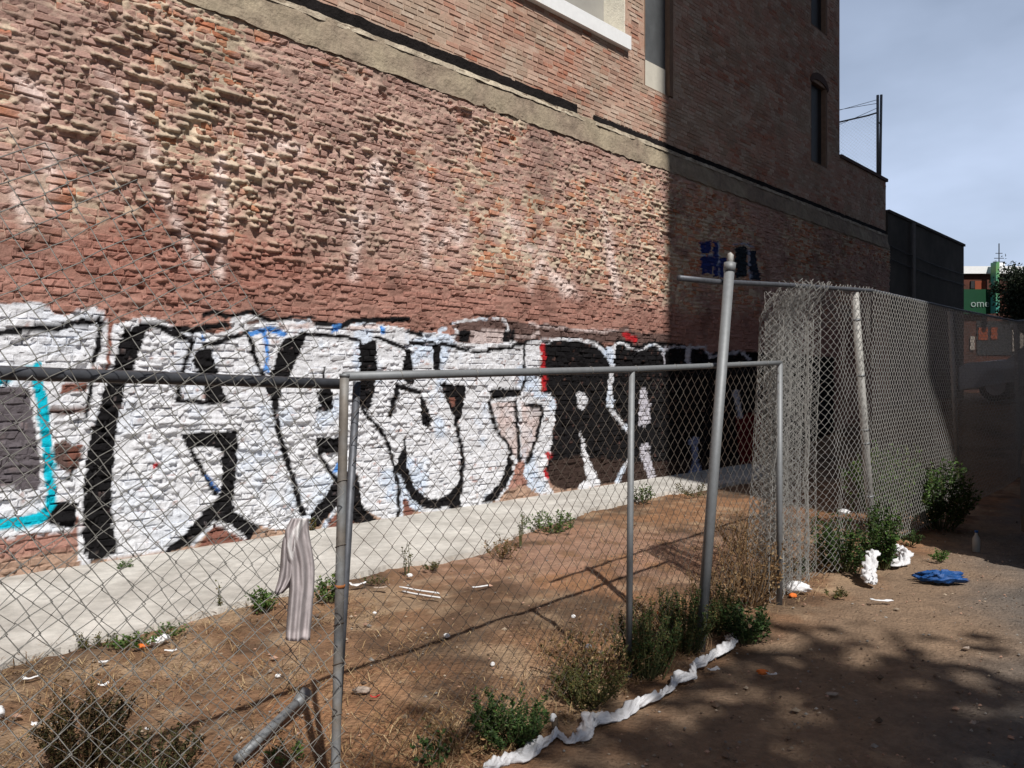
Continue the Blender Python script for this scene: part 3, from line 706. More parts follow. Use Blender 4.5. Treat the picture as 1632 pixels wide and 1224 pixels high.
# mortar sheet behind the upper courses, with the openings left out
def sheet(parts, off):
    V, Fq, cs = [], [], []
    for (a, b_, c_, d_) in parts:
        n = max(2, int((b_ - a) / .15)); k = max(2, int((d_ - c_) / .15))
        S3, Z3 = np.meshgrid(np.linspace(a, b_, n), np.linspace(c_, d_, k))
        base = sum(len(v) for v in V)
        V.append(WP(S3, Z3, off).reshape(-1, 3)); Fq.append(grid_faces(n, k) + base)
        cs.append((upper_colour(S3, Z3, np.full(S3.shape, .45)) * .75 + np.array([.10, .08, .06])).reshape(-1, 3))
    return mesh_np('upper_wall', np.vstack(V), np.vstack(Fq), np.vstack(cs))
parts = []
cuts = sorted(set([-2.0, S_STEP] + [v for q in OPEN for v in q[:2]]))
for a, b_ in zip(cuts[:-1], cuts[1:]):
    zz = ZU0 - .06
    for q in sorted([q for q in OPEN if q[0] <= a + 1e-6 and q[1] >= b_ - 1e-6], key=lambda q: q[2]):
        parts.append((a, b_, zz, q[2])); zz = q[3]
    parts.append((a, b_, zz, ZTOP))
parts.append((S_STEP, S_END, ZU0 - .06, 7.12))
uw.data = sheet(parts, UO - .008); uw.data.materials.append(M['brick2'])
# body of the building behind the wall
b = MB()
def wbox(b, s0, s1, z0, z1, o0, o1):
    P0 = WP(s0, z0, o0); b.box(P0, WP(s1, z0, o0) - P0, WP(s0, z0, o1) - P0, np.array([0, 0, z1 - z0]))
wbox(b, -2, S_STEP, -.2, ZTOP, -9, -.62)
wbox(b, S_STEP + .002, S_END, -.2, 7.1, -9, -.13)
wbox(b, S_STEP - .25, S_STEP, 5.7, ZTOP, -.62, -.125)
wbox(b, -2, S_STEP - .25, ZTOP - .3, ZTOP, -.62, -.125)
b.build('body', M['core'], bld)
b = MB(); wbox(b, S_STEP + .01, S_END + .05, 7.12, 7.2, -.6, -.06); wbox(b, -2, S_STEP + .05, ZTOP, ZTOP + .12, -.6, .0)
b.build('coping', M['core'], bld)
# windows
def window(q, reveal_mat, depth, name='window'):
    s0, s1, z0, z1 = q
    b = MB()
    wbox(b, s0 - .02, s0, z0, z1, -depth, UO - .003); wbox(b, s1, s1 + .02, z0, z1, -depth, UO - .003)
    wbox(b, s0, s1, z0 - .02, z0, -depth, UO - .003); wbox(b, s0, s1, z1, z1 + .02, -depth, UO - .003)
    return b.build(name, reveal_mat, bld)
w1 = window(OPEN[0], M['cream'], .55)
b = MB(); wbox(b, 6.8, 10.5, 7.02, 7.24, UO - .05, -.015); b.build('sill', M['white'], w1)
b = MB(); wbox(b, 6.9, 10.43, 7.25, 9.6, -.58, -.52); b.build('blind', M['greyl'], w1)
b = MB(); wbox(b, 8.9, 9.0, 7.25, 9.6, -.515, -.47); wbox(b, 6.9, 10.43, 8.1, 8.18, -.512, -.475); b.build('frame', M['greyb'], w1)
w2 = window(OPEN[1], M['jamb'], .30)
b = MB(); wbox(b, 11.03, 11.70, 6.63, 7.08, -.20, -.15); b.build('board', M['creamp'], w2)
b = MB(); wbox(b, 11.03, 11.85, 7.10, 9.19, -.24, -.19); b.build('pane', M['greyb'], w2)
b = MB(); wbox(b, 11.74, 11.85, 6.63, 9.19, -.18, UO + .012); b.build('frame', M['jamb'], w2)
for q in OPEN[2:]:
    w = window(q, M['jamb'], .28)
    b = MB(); wbox(b, q[0] + .01, q[1] - .1, q[2] + .01, q[3] - .01, -.25, -.2); b.build('pane', M['glass'], w)
    b = MB(); wbox(b, q[1] - .09, q[1] - .01, q[2] + .01, q[3] - .01, -.24, UO + .006); b.build('frame', M['jamb'], w)
    b = MB()
    th = np.linspace(0, math.pi, 9)
    cs_ = (q[0] + q[1]) / 2; hw = (q[1] - q[0]) / 2
    for t0, t1 in zip(th[:-1], th[1:]):
        poly = [WP(cs_ + hw * 1.02 * math.cos(t0), q[3] - .05 + .14 * math.sin(t0), UO + .02), WP(cs_ + hw * 1.02 * math.cos(t1), q[3] - .05 + .14 * math.sin(t1), UO + .02),
                WP(cs_ + hw * 1.15 * math.cos(t1), q[3] + .0 + .26 * math.sin(t1), UO + .02), WP(cs_ + hw * 1.15 * math.cos(t0), q[3] + .0 + .26 * math.sin(t0), UO + .02)]
        b.prism(poly, np.array([-.05 * N[0], -.05 * N[1], 0]))
    b.build('arch', M['core'], w)

# lower grey building next door
gb = thing('grey_building', 'low plain grey stucco building beyond the brick wall', 'building', WP(26, 0)[0:3])
b = MB(); wbox(b, S_END + .02, 29.9, -.2, 6.28, -9, -.06); b.build('wall', M['dstucco'], gb)
b = MB(); wbox(b, S_END + .02, 29.95, 6.283, 6.36, -9.05, -.02); b.build('coping', M['dstucco'], gb)
b = MB(); b.tube([WP(24.4, .5, 0.02), WP(24.4, 6.25, .02)], .055, 8); b.build('downpipe', M['stucco'], gb, True)
b = MB()
for z0, z1 in ((5.35, 5.30), (5.0, 4.95)):
    ss = np.linspace(S_END + .1, 29.8, 14)
    b.tube(np.stack([WP(v, z0 + (z1 - z0) * i / 13 - .05 * math.sin(i / 13 * math.pi), 0.0) for i, v in enumerate(ss)]), .014, 5)
b.build('cable', M['dark'], gb)

# ------------------------------------------------------------------ chain link
def fabric(name, w0, w1, h0, h1, mapping, matk, parent, p=.044, r=.0017, clip=None, jitter=.003, kind=None):
    """zig-zag wires hooked into one another; mapping(w, h) -> world"""
    n = max(2, int((w1 - w0) / p)); m = int((h1 - h0) / p)
    I, J = np.meshgrid(np.arange(n), np.arange(m + 1), indexing='ij')
    sg_ = np.where((I + J) % 2 == 0, 1.0, -1.0)
    w = w0 + (I + .5) * p + .5 * p * 1.05 * sg_
    h = h0 + J * p
    w = w + jitter * (fbm(I * .37, J * .37, 2, 7) - .5) * 4; h = h + jitter * (fbm(I * .37, J * .37, 2, 9) - .5) * 4
    P = mapping(w, h)
    P = P + (np.where(sg_ > 0, 1, -1) * r * .9)[..., None] * np.array([FM[0], FM[1], 0])
    T = np.zeros_like(P); T[:, 1:-1] = P[:, 2:] - P[:, :-2]; T[:, 0] = P[:, 1] - P[:, 0]; T[:, -1] = P[:, -1] - P[:, -2]
    T /= np.linalg.norm(T, axis=-1, keepdims=True) + 1e-9
    X = np.broadcast_to(np.array([FM[0], FM[1], 0.]), P.shape); Yv = np.cross(T, X); Yv /= np.linalg.norm(Yv, axis=-1, keepdims=True) + 1e-9
    V = np.stack([P + r * X, P + r * Yv, P - r * X, P - r * Yv], 2)          # n, m+1, 4, 3
    idx = np.arange(n * (m + 1) * 4).reshape(n, m + 1, 4)
    k2 = [1, 2, 3, 0]
    Q = np.stack([idx[:, :-1, :], idx[:, 1:, :], idx[:, 1:, :][..., k2], idx[:, :-1, :][..., k2]], -1)   # n,m,4,4
    if clip is not None:
        ok = clip(w[:, :-1], h[:, :-1]) & clip(w[:, 1:], h[:, 1:])
        Q = Q[ok]
    Q = Q.reshape(-1, 4)
    used = np.unique(Q); re = np.full(V.size // 3, -1); re[used] = np.arange(len(used))
    return link(name, mesh_np(name, V.reshape(-1, 3)[used], re[Q], smooth_=True), M[matk], parent, kind)
def pipe(name, pts, r, matk, parent, n=12, cap=True):
    b = MB(); b.tube(pts, r, n, cap); return b.build(name, M[matk], parent, True)
def fpt(a, h, o=0): return FP(a, h, o).reshape(3)

# left panel, half collapsed, with a second loose sheet of mesh slumped over it
lp = thing('fence_panel', 'chain link fence panel at left with dark top rail behind loose mesh', 'fence', fpt(-5.5, 0))
pipe('top_rail', [fpt(-8.2, 1.655, -.03), fpt(-5.6, 1.648, -.03), fpt(-3.855, 1.60, -.03)], .0195, 'galv_d', lp)
pipe('post', [fpt(-7.9, -.1, -.03), fpt(-7.9, 1.655, -.03)], .024, 'galv', lp)
fabric('chain_link_mesh', -8.0, -3.95, .04, 1.66, lambda w, h: FP(w, h, -.005 + .02 * (fbm(w * 2, h * 2, 2, 3) - .5)), 'wire', lp, r=.0016)
lm = thing('loose_fence_mesh', 'loose sheet of chain link slumped against the fence at left, tilted', 'fence mesh', fpt(-5, 0))
ct, st_ = math.cos(math.radians(-13.5)), math.sin(math.radians(-13.5))
A0, H0 = -4.62, 2.2
def rotmap(w, h):
    a = A0 + w * ct - h * st_; hh = H0 + w * st_ + h * ct
    o = .05 + .10 * smooth(1.6, .5, hh) * (fbm(w * 1.5, h * 1.5, 2, 5)) + .05 * np.sin(a * 3.0) + .03 * (hh > 1.6)
    return FP(a + .05 * (fbm(w * 1.2, h * 1.2, 2, 15) - .5), hh + .05 * (fbm(w * 1.3, h * 1.3, 2, 16) - .5), o)
def rotclip(w, h):
    a = A0 + w * ct - h * st_; hh = H0 + w * st_ + h * ct
    top = np.interp(a, [-9, -4.62, -4.48, -4.2, -3.95], [2.85, 2.2, 2.06, 1.86, 1.70])
    return (a < -3.93 - .1 * (hh > 1.6)) & (hh > .03) & (hh < top + .03) & (a > -7)
fabric('chain_link_mesh', -3.2, 1.6, -3.0, .06, rotmap, 'wire', lm, p=.044, r=.0022, clip=rotclip, jitter=.006)

# middle panel: welded frame
mp_ = thing('fence_panel', 'upright chain link panel with pale pipe frame in the middle of the picture', 'fence', fpt(-2, 0))
RHm = lambda a: np.interp(a, [-3.88, -1.947, 0], [1.627, 1.68, 1.756])
pipe('top_rail', [fpt(a, float(RHm(a)), .0) for a in np.linspace(-3.86, .02, 9)], .0175, 'galv', mp_)
def on_plane(px, py, off):
    r = ray(px, py); k = (F0 @ FM + off) / (r[0] * FM[0] + r[1] * FM[1]); return np.array([r[0] * k, r[1] * k, EYE + r[2] * k])
P1b, P1t = on_plane(532, 1345, .045), on_plane(549, 601, .045)
def p1(z): k = (z - P1b[2]) / (P1t[2] - P1b[2]); return P1b + (P1t - P1b) * k
PR = .0168
pst = pipe('post', [p1(z) for z in np.linspace(P1b[2], P1t[2], 12)], PR, 'galv_rust', mp_)
b = MB(); b.tube([p1(P1t[2]), p1(P1t[2] + .012)], PR + .002, 12); b.build('cap', M['galv'], pst, True)
b = MB(); b.tube([p1(.872), p1(.882)], PR + .003, 12); b.build('band', M['rust'], pst, True)
b = MB()
for z0 in (.25, .42, .60, .74, 1.02, 1.25):
    t = np.linspace(0, 2 * math.pi, 11)
    b.tube(np.stack([p1(z0 + .008 * math.sin(q)) + (PR + .002) * (math.cos(q) * np.array([FE[0], FE[1], 0]) + math.sin(q) * np.array([FM[0], FM[1], 0])) for q in t]), .0018, 4, False)
b.build('tie_wire', M['wire_r'], pst)
pipe('post', [on_plane(525, 1360, -.05), on_plane(569, 608, -.05)], .015, 'galv_d', mp_)
pipe('post', [fpt(-1.955, -.1, -.02), fpt(-1.947, 1.67, -.005)], .018, 'galv', mp_)
pipe('post', [fpt(.0, -.1, 0), fpt(.005, 1.75, 0)], .022, 'galv', mp_)
fabric('chain_link_mesh', -3.80, -.02, .06, 1.66, lambda w, h: FP(w, h * RHm(w) / 1.66, -.025 - .03 * np.sin((w + 2) * 1.6) * np.sin(h * 1.9)), 'wire_r', mp_)
b = MB()
for a in np.arange(-3.6, -.05, .42):
    t = np.linspace(0, 2 * math.pi, 9)
    b.tube(np.stack([fpt(a + .003 * q, float(RHm(a)) + .0195 * math.cos(q), .0195 * math.sin(q)) for q in t]), .0018, 4, False)
b.build('tie_wire', M['wire'], mp_)

# the leaning terminal pole
pl = thing('leaning_pole', 'pale steel pole with a thin tip leaning against the fence rail', 'pole', fpt(-1.05, 0, .06))
bp_, tp_ = on_plane(1115, 1045, .06), on_plane(1163, 424, .085)
pipe('shaft', [bp_, tp_], .032, 'galv', pl, 14)
dv = (tp_ - bp_) / np.linalg.norm(tp_ - bp_)
b = MB(); b.tube([tp_ - dv * .035, tp_ + dv * .02], .037, 14); b.build('collar', M['galv'], pl, True)
b = MB(); b.tube([tp_, tp_ + dv * .07, tp_ + dv * .085 + np.array([-.01, 0, 0])], [.02, .02, .012], 10); b.build('tip', M['wire_b'], pl, True)

# tall fence
tf = thing('tall_fence', 'tall chain link fence running off to the right past the weeds', 'fence', fpt(5, 0))
RHt = lambda a: np.interp(a, [-1.5, -1.0, 0, 2.0, 5.37, 9.1, 16], [2.225, 2.25, 2.325, 2.46, 2.515, 2.60, 3.1])
pipe('top_rail', [fpt(a, float(RHt(a)) , .02) for a in (-1.48, -1.0, -.4, 0, .7, 1.4, 2.0, 3.5, 5.37, 7.2, 9.1, 12, 15)], .018, 'galv_d', tf)
for (bx, by, tx_, ty), r_, mk in (((1393, 895, 1362, 466), .034, 'wire_b'), ((1530, 822, 1514, 496), .027, 'galv'), ((1628, 800, 1618, 518), .027, 'galv')):
    pb, pt_ = on_plane(bx, by, .0), on_plane(tx_, ty, .0)
    q = pipe('post', [pb + (pb - pt_) * .05, pt_], r_, mk, tf)
    for k in (.25, .45, .5, .7, .9):
        b = MB(); b.tube([pb + (pt_ - pb) * k, pb + (pt_ - pb) * (k + .008)], r_ + .003, 10); b.build('band', M['galv'], q, True)
gF = lambda w: gz(F0[0] + w * FE[0], F0[1] + w * FE[1])
fabric('chain_link_mesh', 1.98, 15.0, .05, 2.47, lambda w, h: FP(w, gF(w) + (h - .0) * (RHt(w) - gF(w)) / 2.46, .035 + .03 * np.sin(w * 1.7) * np.sin(h * 1.3)), 'wire_b', tf, p=.041, r=.0030)

# bunched mesh drawn together like a curtain
cm = thing('bunched_fence_mesh', 'grey chain link mesh bunched in folds like a curtain on the tall fence rail', 'fence mesh', fpt(.6, 0))
def curtain(w, h):
    t = w / 3.1
    a = np.interp(w, [0, .5, 1.0, 1.5, 2.0, 3.1], [.04, .18, .31, .50, .80, 2.02])
    amp = np.interp(w, [0, 1.2, 1.7, 2.2, 3.1], [.10, .11, .06, .025, .0])
    ph = w * 11.0 + .5 * np.sin(h * 2.1)
    a = a + amp * .75 * np.sin(ph) - .12 * smooth(1.4, .2, h) * smooth(1.2, 0, w) - .10 * smooth(2.3, 1.2, h) * smooth(1.5, 0, w)
    o = -.10 + .13 * smooth(.5, 1.6, a) + amp * np.cos(ph) + .05 * (fbm(w * 3, h * 3, 2, 5) - .5)
    top = RHt(np.clip(a, -1, 3)) + .03 + .04 * (fbm(w * 4, h * 0, 2, 8) - .5) * (w < 1.8)
    hh = .02 + h / 2.46 * top
    return FP(a, hh, o + .16 * smooth(2.15, 2.44, h) * smooth(1.4, .6, a))
fabric('chain_link_mesh', 0, 3.1, 0, 2.47, curtain, 'wire_b', cm, p=.037, r=.0023, jitter=.008)
def curtain2(w, h):
    a = np.interp(w, [0, 1.6], [.08, .52]) + .06 * np.sin(w * 14 + h) - .14 * smooth(2.2, .8, h)
    return FP(a, .03 + h / 2.46 * (RHt(a) + .02) + .02 * np.sin(w * 9), -.13 + .17 * smooth(2.15, 2.40, h) + .08 * np.cos(w * 14 + h * 1.3))
def curtain3(w, h):
    a = np.interp(w, [0, 1.9], [.12, .95]) + .05 * np.sin(w * 17 + 1.5 * h) - .12 * smooth(2.2, .8, h)
    return FP(a, .03 + h / 2.46 * (RHt(a) + .015) + .02 * np.sin(w * 7), -.10 + .06 * np.cos(w * 17 + h * .9))
fabric('mesh_fold', 0, 1.9, 0, 2.4, curtain3, 'wire_b', cm, p=.037, r=.0023, jitter=.01)
fabric('mesh_fold', 0, 1.6, 0, 2.4, curtain2, 'wire_b', cm, p=.037, r=.0023, jitter=.01)

# rooftop fence behind the lower parapet
rf = thing('rooftop_fence', 'thin rooftop chain link fence with wire strands above the dark parapet', 'fence', WP(22.2, 7.2, -.2))
def RP(d, z): return WP(22.15, z, -.2 - d).reshape(3)
q0 = RP(0, 7.1)
for d, dz, zt in ((0, 0, 9.42), (-.0, .0, 0),):
    if zt: pipe('post', [RP(d, 7.1), RP(d, zt)], .035, 'galv', rf)
pipe('post', [WP(22.32, 7.1, -.2).reshape(3), WP(22.42, 9.5, -.2).reshape(3)], .035, 'galv', rf)
pipe('post', [RP(4.5, 7.1), RP(4.5, 9.4)], .03, 'galv_d', rf)
pipe('top_rail', [RP(0, 8.95), RP(.25, 8.93), RP(4.5, 8.93)], .022, 'galv', rf)
b = MB()
for zz, sag in ((9.3, .02), (9.2, -.12), (9.08, .25)):
    d = np.linspace(0, 4.5, 16)
    b.tube(np.stack([RP(v, zz - sag * math.sin(v / 4.5 * math.pi) * 1.2 - .02 * v) for v in d]), .007, 4)
b.build('barbed_wire', M['dark'], rf)
b = MB(); b.tube([WP(22.15, 8.7, -.2).reshape(3), WP(22.38, 8.7, -.2).reshape(3)], .02, 6); b.build('bracket', M['galv_d'], rf)
def roofmap(w, h): return WP(np.full_like(w, 22.15), 7.15 + h, -.2 - w)
fabric('chain_link_mesh', 0.02, 4.4, 0, 1.78, roofmap, 'wire', rf, p=.05, r=.002)

# steel pipe lying in the dirt
sp = thing('steel_pipe', 'grey steel pipe lying on the dirt behind the left fence panel', 'pipe', G(430, 1175))
e0, e1 = np.array(G(484, 1132)), np.array(G(378, 1222))
e0[2] = .07; e1[2] = .03
pipe('tube', [e1, e1 * .4 + e0 * .6, e0], .021, 'galv', sp)
dv = (e0 - e1) / np.linalg.norm(e0 - e1)
pipe('flared_end', [e0 - dv * .08, e0 - dv * .03, e0 + dv * .02], [.022, .032, .036], 'galv', sp)

# ------------------------------------------------------------------ garment on the fence
def garment():
    t = thing('hanging_garment', 'faded grey striped garment hung over the chain link left of the post', 'garment', fpt(-4.1, .7, .06))
    def lobe(name, prof, off0, folds, k, bright):
        nv, nu = 40, 26
        vs = np.linspace(0, 1, nv); us = np.linspace(0, 1, nu)
        pr_ = np.array(prof, float)
        yy = np.interp(vs, np.linspace(0, 1, len(pr_)), pr_[:, 0]); xl = np.interp(vs, np.linspace(0, 1, len(pr_)), pr_[:, 1]); xr = np.interp(vs, np.linspace(0, 1, len(pr_)), pr_[:, 2])
        Vf, Vb, C = [], [], []
        for i in range(nv):
            for j in range(nu):
                u = us[j]; px = xl[i] + (xr[i] - xl[i]) * u + 1.5 * math.sin(vs[i] * 9 + k); py = yy[i] + 6 * (float(vnoise(u * 4, k)) - .5) * (i / nv)
                f = math.sin(u * folds * math.pi + .9 * math.sin(vs[i] * 3 + k)) * .010 + .02 * (float(fbm(u * 5, vs[i] * 4, 3, k)) - .5)
                bul = .03 * math.sin(math.pi * u) ** .5
                Vf.append(on_plane(px, py, off0 + f + bul)); Vb.append(on_plane(px, py, off0 - .012 + f * .3))
                base = np.array([.35, .315, .32]) * (.90 + .18 * float(fbm(u * 6, vs[i] * 3.5, 2, k)))
                if bright and abs(u - (.75 - vs[i] * 1.6)) < .16 and vs[i] < .45: base = np.array([.62, .60, .60])
                if i > nv - 4: base = base * (1.35 if bright else .35)
                C.append(base)
        n = nv * nu
        F = np.vstack([grid_faces(nu, nv), grid_faces(nu, nv)[:, ::-1] + n])
        ring = [(i * nu, (i + 1) * nu) for i in range(nv - 1)] + [((i + 1) * nu + nu - 1, i * nu + nu - 1) for i in range(nv - 1)]
        ring += [(j + 1, j) for j in range(nu - 1)] + [((nv - 1) * nu + j, (nv - 1) * nu + j + 1) for j in range(nu - 1)]
        F = np.vstack([F, np.array([(p, q, q + n, p + n) for p, q in ring])])
        link(name, mesh_np(name, np.vstack(Vf + Vb), F, np.vstack(C + C), True), M['cloth'], t)
    lobe('cloth_body', [(826, 464, 492), (845, 456, 494), (870, 454, 497), (900, 458, 500), (940, 460, 500), (980, 459, 499), (1020, 456, 495)], .165, 5, 3, True)
    lobe('sleeve', [(832, 466, 486), (860, 452, 478), (890, 447, 474), (920, 443, 470), (936, 441, 464), (948, 439, 452)], .15, 4, 9, False)
garment()

# ------------------------------------------------------------------ plants
GREEN = [(.055, .105, .022), (.075, .14, .03), (.10, .17, .045), (.04, .075, .02), (.13, .17, .05)]
DKGREEN = [(.025, .05, .014), (.04, .075, .02), (.055, .09, .026), (.03, .055, .02)]
OLIVE = [(.075, .085, .025), (.10, .09, .03), (.12, .085, .03), (.06, .065, .02)]
DARKB = [(.030, .030, .012), (.055, .045, .018), (.07, .042, .02), (.04, .026, .014), (.08, .07, .025)]
DRY = [(.20, .115, .05), (.26, .16, .075), (.14, .08, .04), (.30, .21, .11)]
def leaf_mesh(P, Dv, L, Wd, pal, rg):
    n = len(P)
    Dv = Dv / (np.linalg.norm(Dv, axis=1)[:, None] + 1e-9)
    up = rg.normal(0, 1, (n, 3)); up[:, 2] += 1.2
    Sd = np.cross(Dv, up); Sd /= np.linalg.norm(Sd, axis=1)[:, None] + 1e-9
    Nn = np.cross(Sd, Dv)
    V = np.stack([P, P + Dv * (L * .45)[:, None] + Sd * Wd[:, None] + Nn * (Wd * .4)[:, None], P + Dv * L[:, None] - Nn * (L * .15)[:, None], P + Dv * (L * .45)[:, None] - Sd * Wd[:, None] + Nn * (Wd * .4)[:, None]], 1)
    pal = np.array(pal); c = pal[rg.integers(0, len(pal), n)] * rg.uniform(.7, 1.3, (n, 1))
    F = np.arange(n * 4).reshape(n, 4)
    return V.reshape(-1, 3), F, np.repeat(c, 4, 0)
def plant(name, label, base, h, spread, nst, nlf, ls, pal, cat='weed', group=None, upright=.6, seed=1, stem=(.07, .075, .03)):
    rg = np.random.default_rng(seed)
    base = np.array(base, float)
    base[2] = float(gz(base[0], base[1])) - .01
    t = thing(name, label, cat, base, group)
    b = MB(); LP, LD = [], []
    for i in range(nst):
        ang = rg.uniform(0, 6.283); rr = spread * math.sqrt(rg.random()) * .9
        tip = base + np.array([math.cos(ang) * rr, math.sin(ang) * rr, h * rg.uniform(.55, 1.05) * (1 - .45 * (rr / (spread + 1e-6)) ** 2 * (1 - upright * .6))])
        ft = base + np.array([math.cos(ang), math.sin(ang), 0]) * rr * rg.uniform(.1, .55)
        q = np.linspace(0, 1, 6)[:, None]
        pts = ft * (1 - q) + tip * q + np.array([math.cos(ang), math.sin(ang), .0]) * (q * (1 - q)) * spread * .3 + rg.normal(0, .008, (6, 3)) * q
        b.tube(pts, np.linspace(.0035, .0012, 6) * (1 + h), 3, False)
        k = max(3, nlf // nst)
        tt = rg.uniform(.12, 1.0, k) ** .8
        pp = np.stack([np.interp(tt, q[:, 0], pts[:, c]) for c in range(3)], 1)
        dd = rg.normal(0, 1, (k, 3)); dd[:, 2] = np.abs(dd[:, 2]) * .5 + .15
        LP.append(pp + rg.normal(0, ls * .35, (k, 3))); LD.append(dd)
    so = b.build('stems', mat_cache(stem), t)
    P = np.vstack(LP); Dv = np.vstack(LD); n = len(P)
    P[:, 2] = np.maximum(P[:, 2], base[2] + .01)
    V, F, C = leaf_mesh(P, Dv, ls * rg.uniform(.6, 1.4, n), ls * rg.uniform(.22, .4, n), pal, rg)
    link('leaves', mesh_np('leaves', V, F, C), M['leaf'], t)
    return t
_mc = {}
def mat_cache(c):
    if c not in _mc: _mc[c] = mat('stem', c, .9)
    return _mc[c]
WEEDS = [
 ('weed_clump', 'bright green weed on the walk edge left of the hung garment', (420, 972), .17, .15, 14, 420, .028, GREEN),
 ('weed_clump', 'rounded green weed right beside the garment and behind the double post', (524, 957), .23, .13, 14, 460, .028, GREEN),
 ('weed_tuft', 'tiny green tuft against the foot of the wall by the black stroke', (196, 908), .09, .09, 10, 180, .024, GREEN),
 ('weed_tuft', 'yellow-green upright weed behind the garment at the wall foot', (497, 848), .18, .06, 6, 110, .026, OLIVE),
 ('thin_weed', 'small thin weed at the walk edge at far left of the row', (132, 1030), .09, .06, 6, 70, .018, OLIVE),
 ('thin_weed', 'grey sprawling weed at the walk edge left of the low green one', (160, 1028), .10, .12, 8, 120, .016, OLIVE),
 ('low_weed', 'low spreading green weed at the walk edge beside white litter', (212, 1026), .07, .17, 14, 330, .022, GREEN),
 ('low_weed', 'low green weed right of the white litter at the walk edge', (270, 1012), .07, .12, 12, 220, .020, GREEN),
 ('thin_weed', 'single thin stalk of weed rising before the walk between two green clumps', (350, 970), .20, .04, 4, 50, .018, OLIVE),
 ('thin_weed', 'sparse weed just right of the double post at the walk edge', (600, 928), .07, .13, 9, 120, .018, OLIVE),
 ('thin_weed', 'tall thin weed with sparse leaves before the walk in the middle panel', (648, 915), .38, .05, 4, 60, .022, OLIVE),
 ('low_weed', 'small low weed at the walk edge right of the tall thin one', (684, 906), .07, .11, 9, 120, .022, OLIVE),
 ('dry_weed', 'half dry bushy weed at the walk edge in the middle panel', (798, 888), .22, .22, 14, 330, .024, OLIVE + DRY),
 ('thin_weed', 'thin upright weed standing beside the half dry bushy weed', (828, 870), .38, .06, 5, 90, .022, OLIVE),
 ('weed_clump', 'wide low green weed on the dirt before the end of the pale walk', (878, 848), .24, .38, 20, 620, .032, GREEN),
 ('weed_clump', 'green weed just behind the thin middle post of the panel', (1026, 800), .26, .22, 14, 360, .034, GREEN),
 ('weed_tuft', 'small weeds in the shade at the foot of the dark wall', (1110, 790), .20, .40, 14, 260, .03, OLIVE),
 ('dry_bush', 'dark dried bush in the lower left corner behind the mesh', (135, 1222), .36, .22, 60, 3800, .016, DARKB),
 ('low_weed', 'low dark weed left of the steel pipe near the lower edge', (250, 1228), .16, .26, 40, 1500, .016, DARKB),
 ('low_weed', 'small green weed growing beside the steel pipe', (455, 1210), .08, .10, 8, 100, .022, GREEN),
 ('weed_clump', 'green bush at the lower edge behind the start of the white cloth strip', (815, 1180), .22, .24, 46, 3200, .017, GREEN[:1] + DKGREEN),
 ('thin_weed', 'dark leggy weed between the double post and the lower green bush', (690, 1222), .17, .09, 6, 80, .030, DKGREEN),
 ('weed_clump', 'dark olive weeds behind the white cloth strip left of the middle post', (935, 1120), .22, .24, 40, 2200, .015, OLIVE),
 ('weed_clump', 'tall dark green weeds around the foot of the thin middle post', (1030, 1075), .40, .22, 60, 4200, .015, DKGREEN + OLIVE),
 ('weed_clump', 'dark green weeds between the middle post and the leaning pole', (1088, 1035), .40, .22, 60, 4200, .015, DKGREEN + OLIVE),
 ('weed_clump', 'olive weeds at the foot of the leaning pole', (1140, 1005), .32, .18, 40, 2200, .015, OLIVE + DKGREEN),
 ('weed_clump', 'blue-green bush beside the end of the white cloth strip', (1190, 1022), .27, .16, 30, 1300, .026, DKGREEN),
 ('low_weed', 'grey-green weed at the foot of the bunched mesh', (1275, 915), .16, .15, 10, 220, .026, DKGREEN),
 ('weed_clump', 'bushy green weed under the mesh left of the bright fence post', (1345, 908), .52, .32, 40, 2400, .032, DKGREEN + GREEN[:2]),
 ('climbing_weed', 'narrow upright green weed growing up the bright fence post', (1408, 904), .58, .16, 34, 2000, .032, GREEN[:2] + DKGREEN),
 ('shrub', 'dense dark green shrub at the foot of the fence where the shade begins', (1497, 842), .80, .42, 46, 2600, .042, GREEN[:2] + DKGREEN),
 ('low_weed', 'small green weed in the open dirt below the dark shrub', (1498, 893), .10, .11, 10, 200, .026, GREEN[:2]),
 ('low_weed', 'small dark weed at the fence foot left of the shrub', (1453, 868), .16, .11, 10, 220, .028, DKGREEN),
 ('low_weed', 'low grey weed on bare dirt right of the white bag', (1330, 950), .06, .11, 9, 140, .022, OLIVE),
 ('shrub', 'large green bush standing behind the tall chain link', (1418, 842), 1.0, .55, 50, 3000, .045, GREEN),
 ('dry_weed', 'tangle of brown dry weeds between the pole and the bunched mesh', (1195, 962), .58, .28, 70, 900, .028, DRY),
 ('dry_weed', 'brown dry weeds standing right behind the leaning pole', (1140, 985), .40, .25, 50, 500, .026, DRY),
 ('dry_weed', 'low brown dry weeds right of the thin middle post', (1060, 1005), .25, .30, 46, 460, .024, DRY + OLIVE),
 ('dry_weed', 'sparse dry weeds on the dirt far behind the end post', (1190, 880), .45, .40, 50, 520, .03, DRY),
 ('dry_weed', 'low dry weeds left of the green lower bush', (735, 1190), .14, .26, 36, 260, .02, DRY + OLIVE[:1]),
 ('dry_weed', 'dry brown weeds at the foot of the bunched mesh', (1245, 930), .40, .18, 40, 420, .026, DRY),
 ('dry_weed', 'brown dry weeds under the mesh between bag and bushy weed', (1310, 905), .22, .26, 36, 300, .026, DRY),
 ('dry_weed', 'brown dry weeds behind the white cloth strip left of the middle post', (950, 1080), .30, .36, 60, 800, .022, DRY + OLIVE),
]
for i, (nm, lb, (px, py), h, sp_, ns, nl, ls, pal) in enumerate(WEEDS):
    plant(nm, lb, G(px, py), h, sp_, ns, nl, ls, pal, seed=100 + i, stem=(.16, .10, .05) if 'dry' in nm else (.07, .075, .03), cat='shrub' if nm in ('shrub', 'dry_bush') else 'weed')

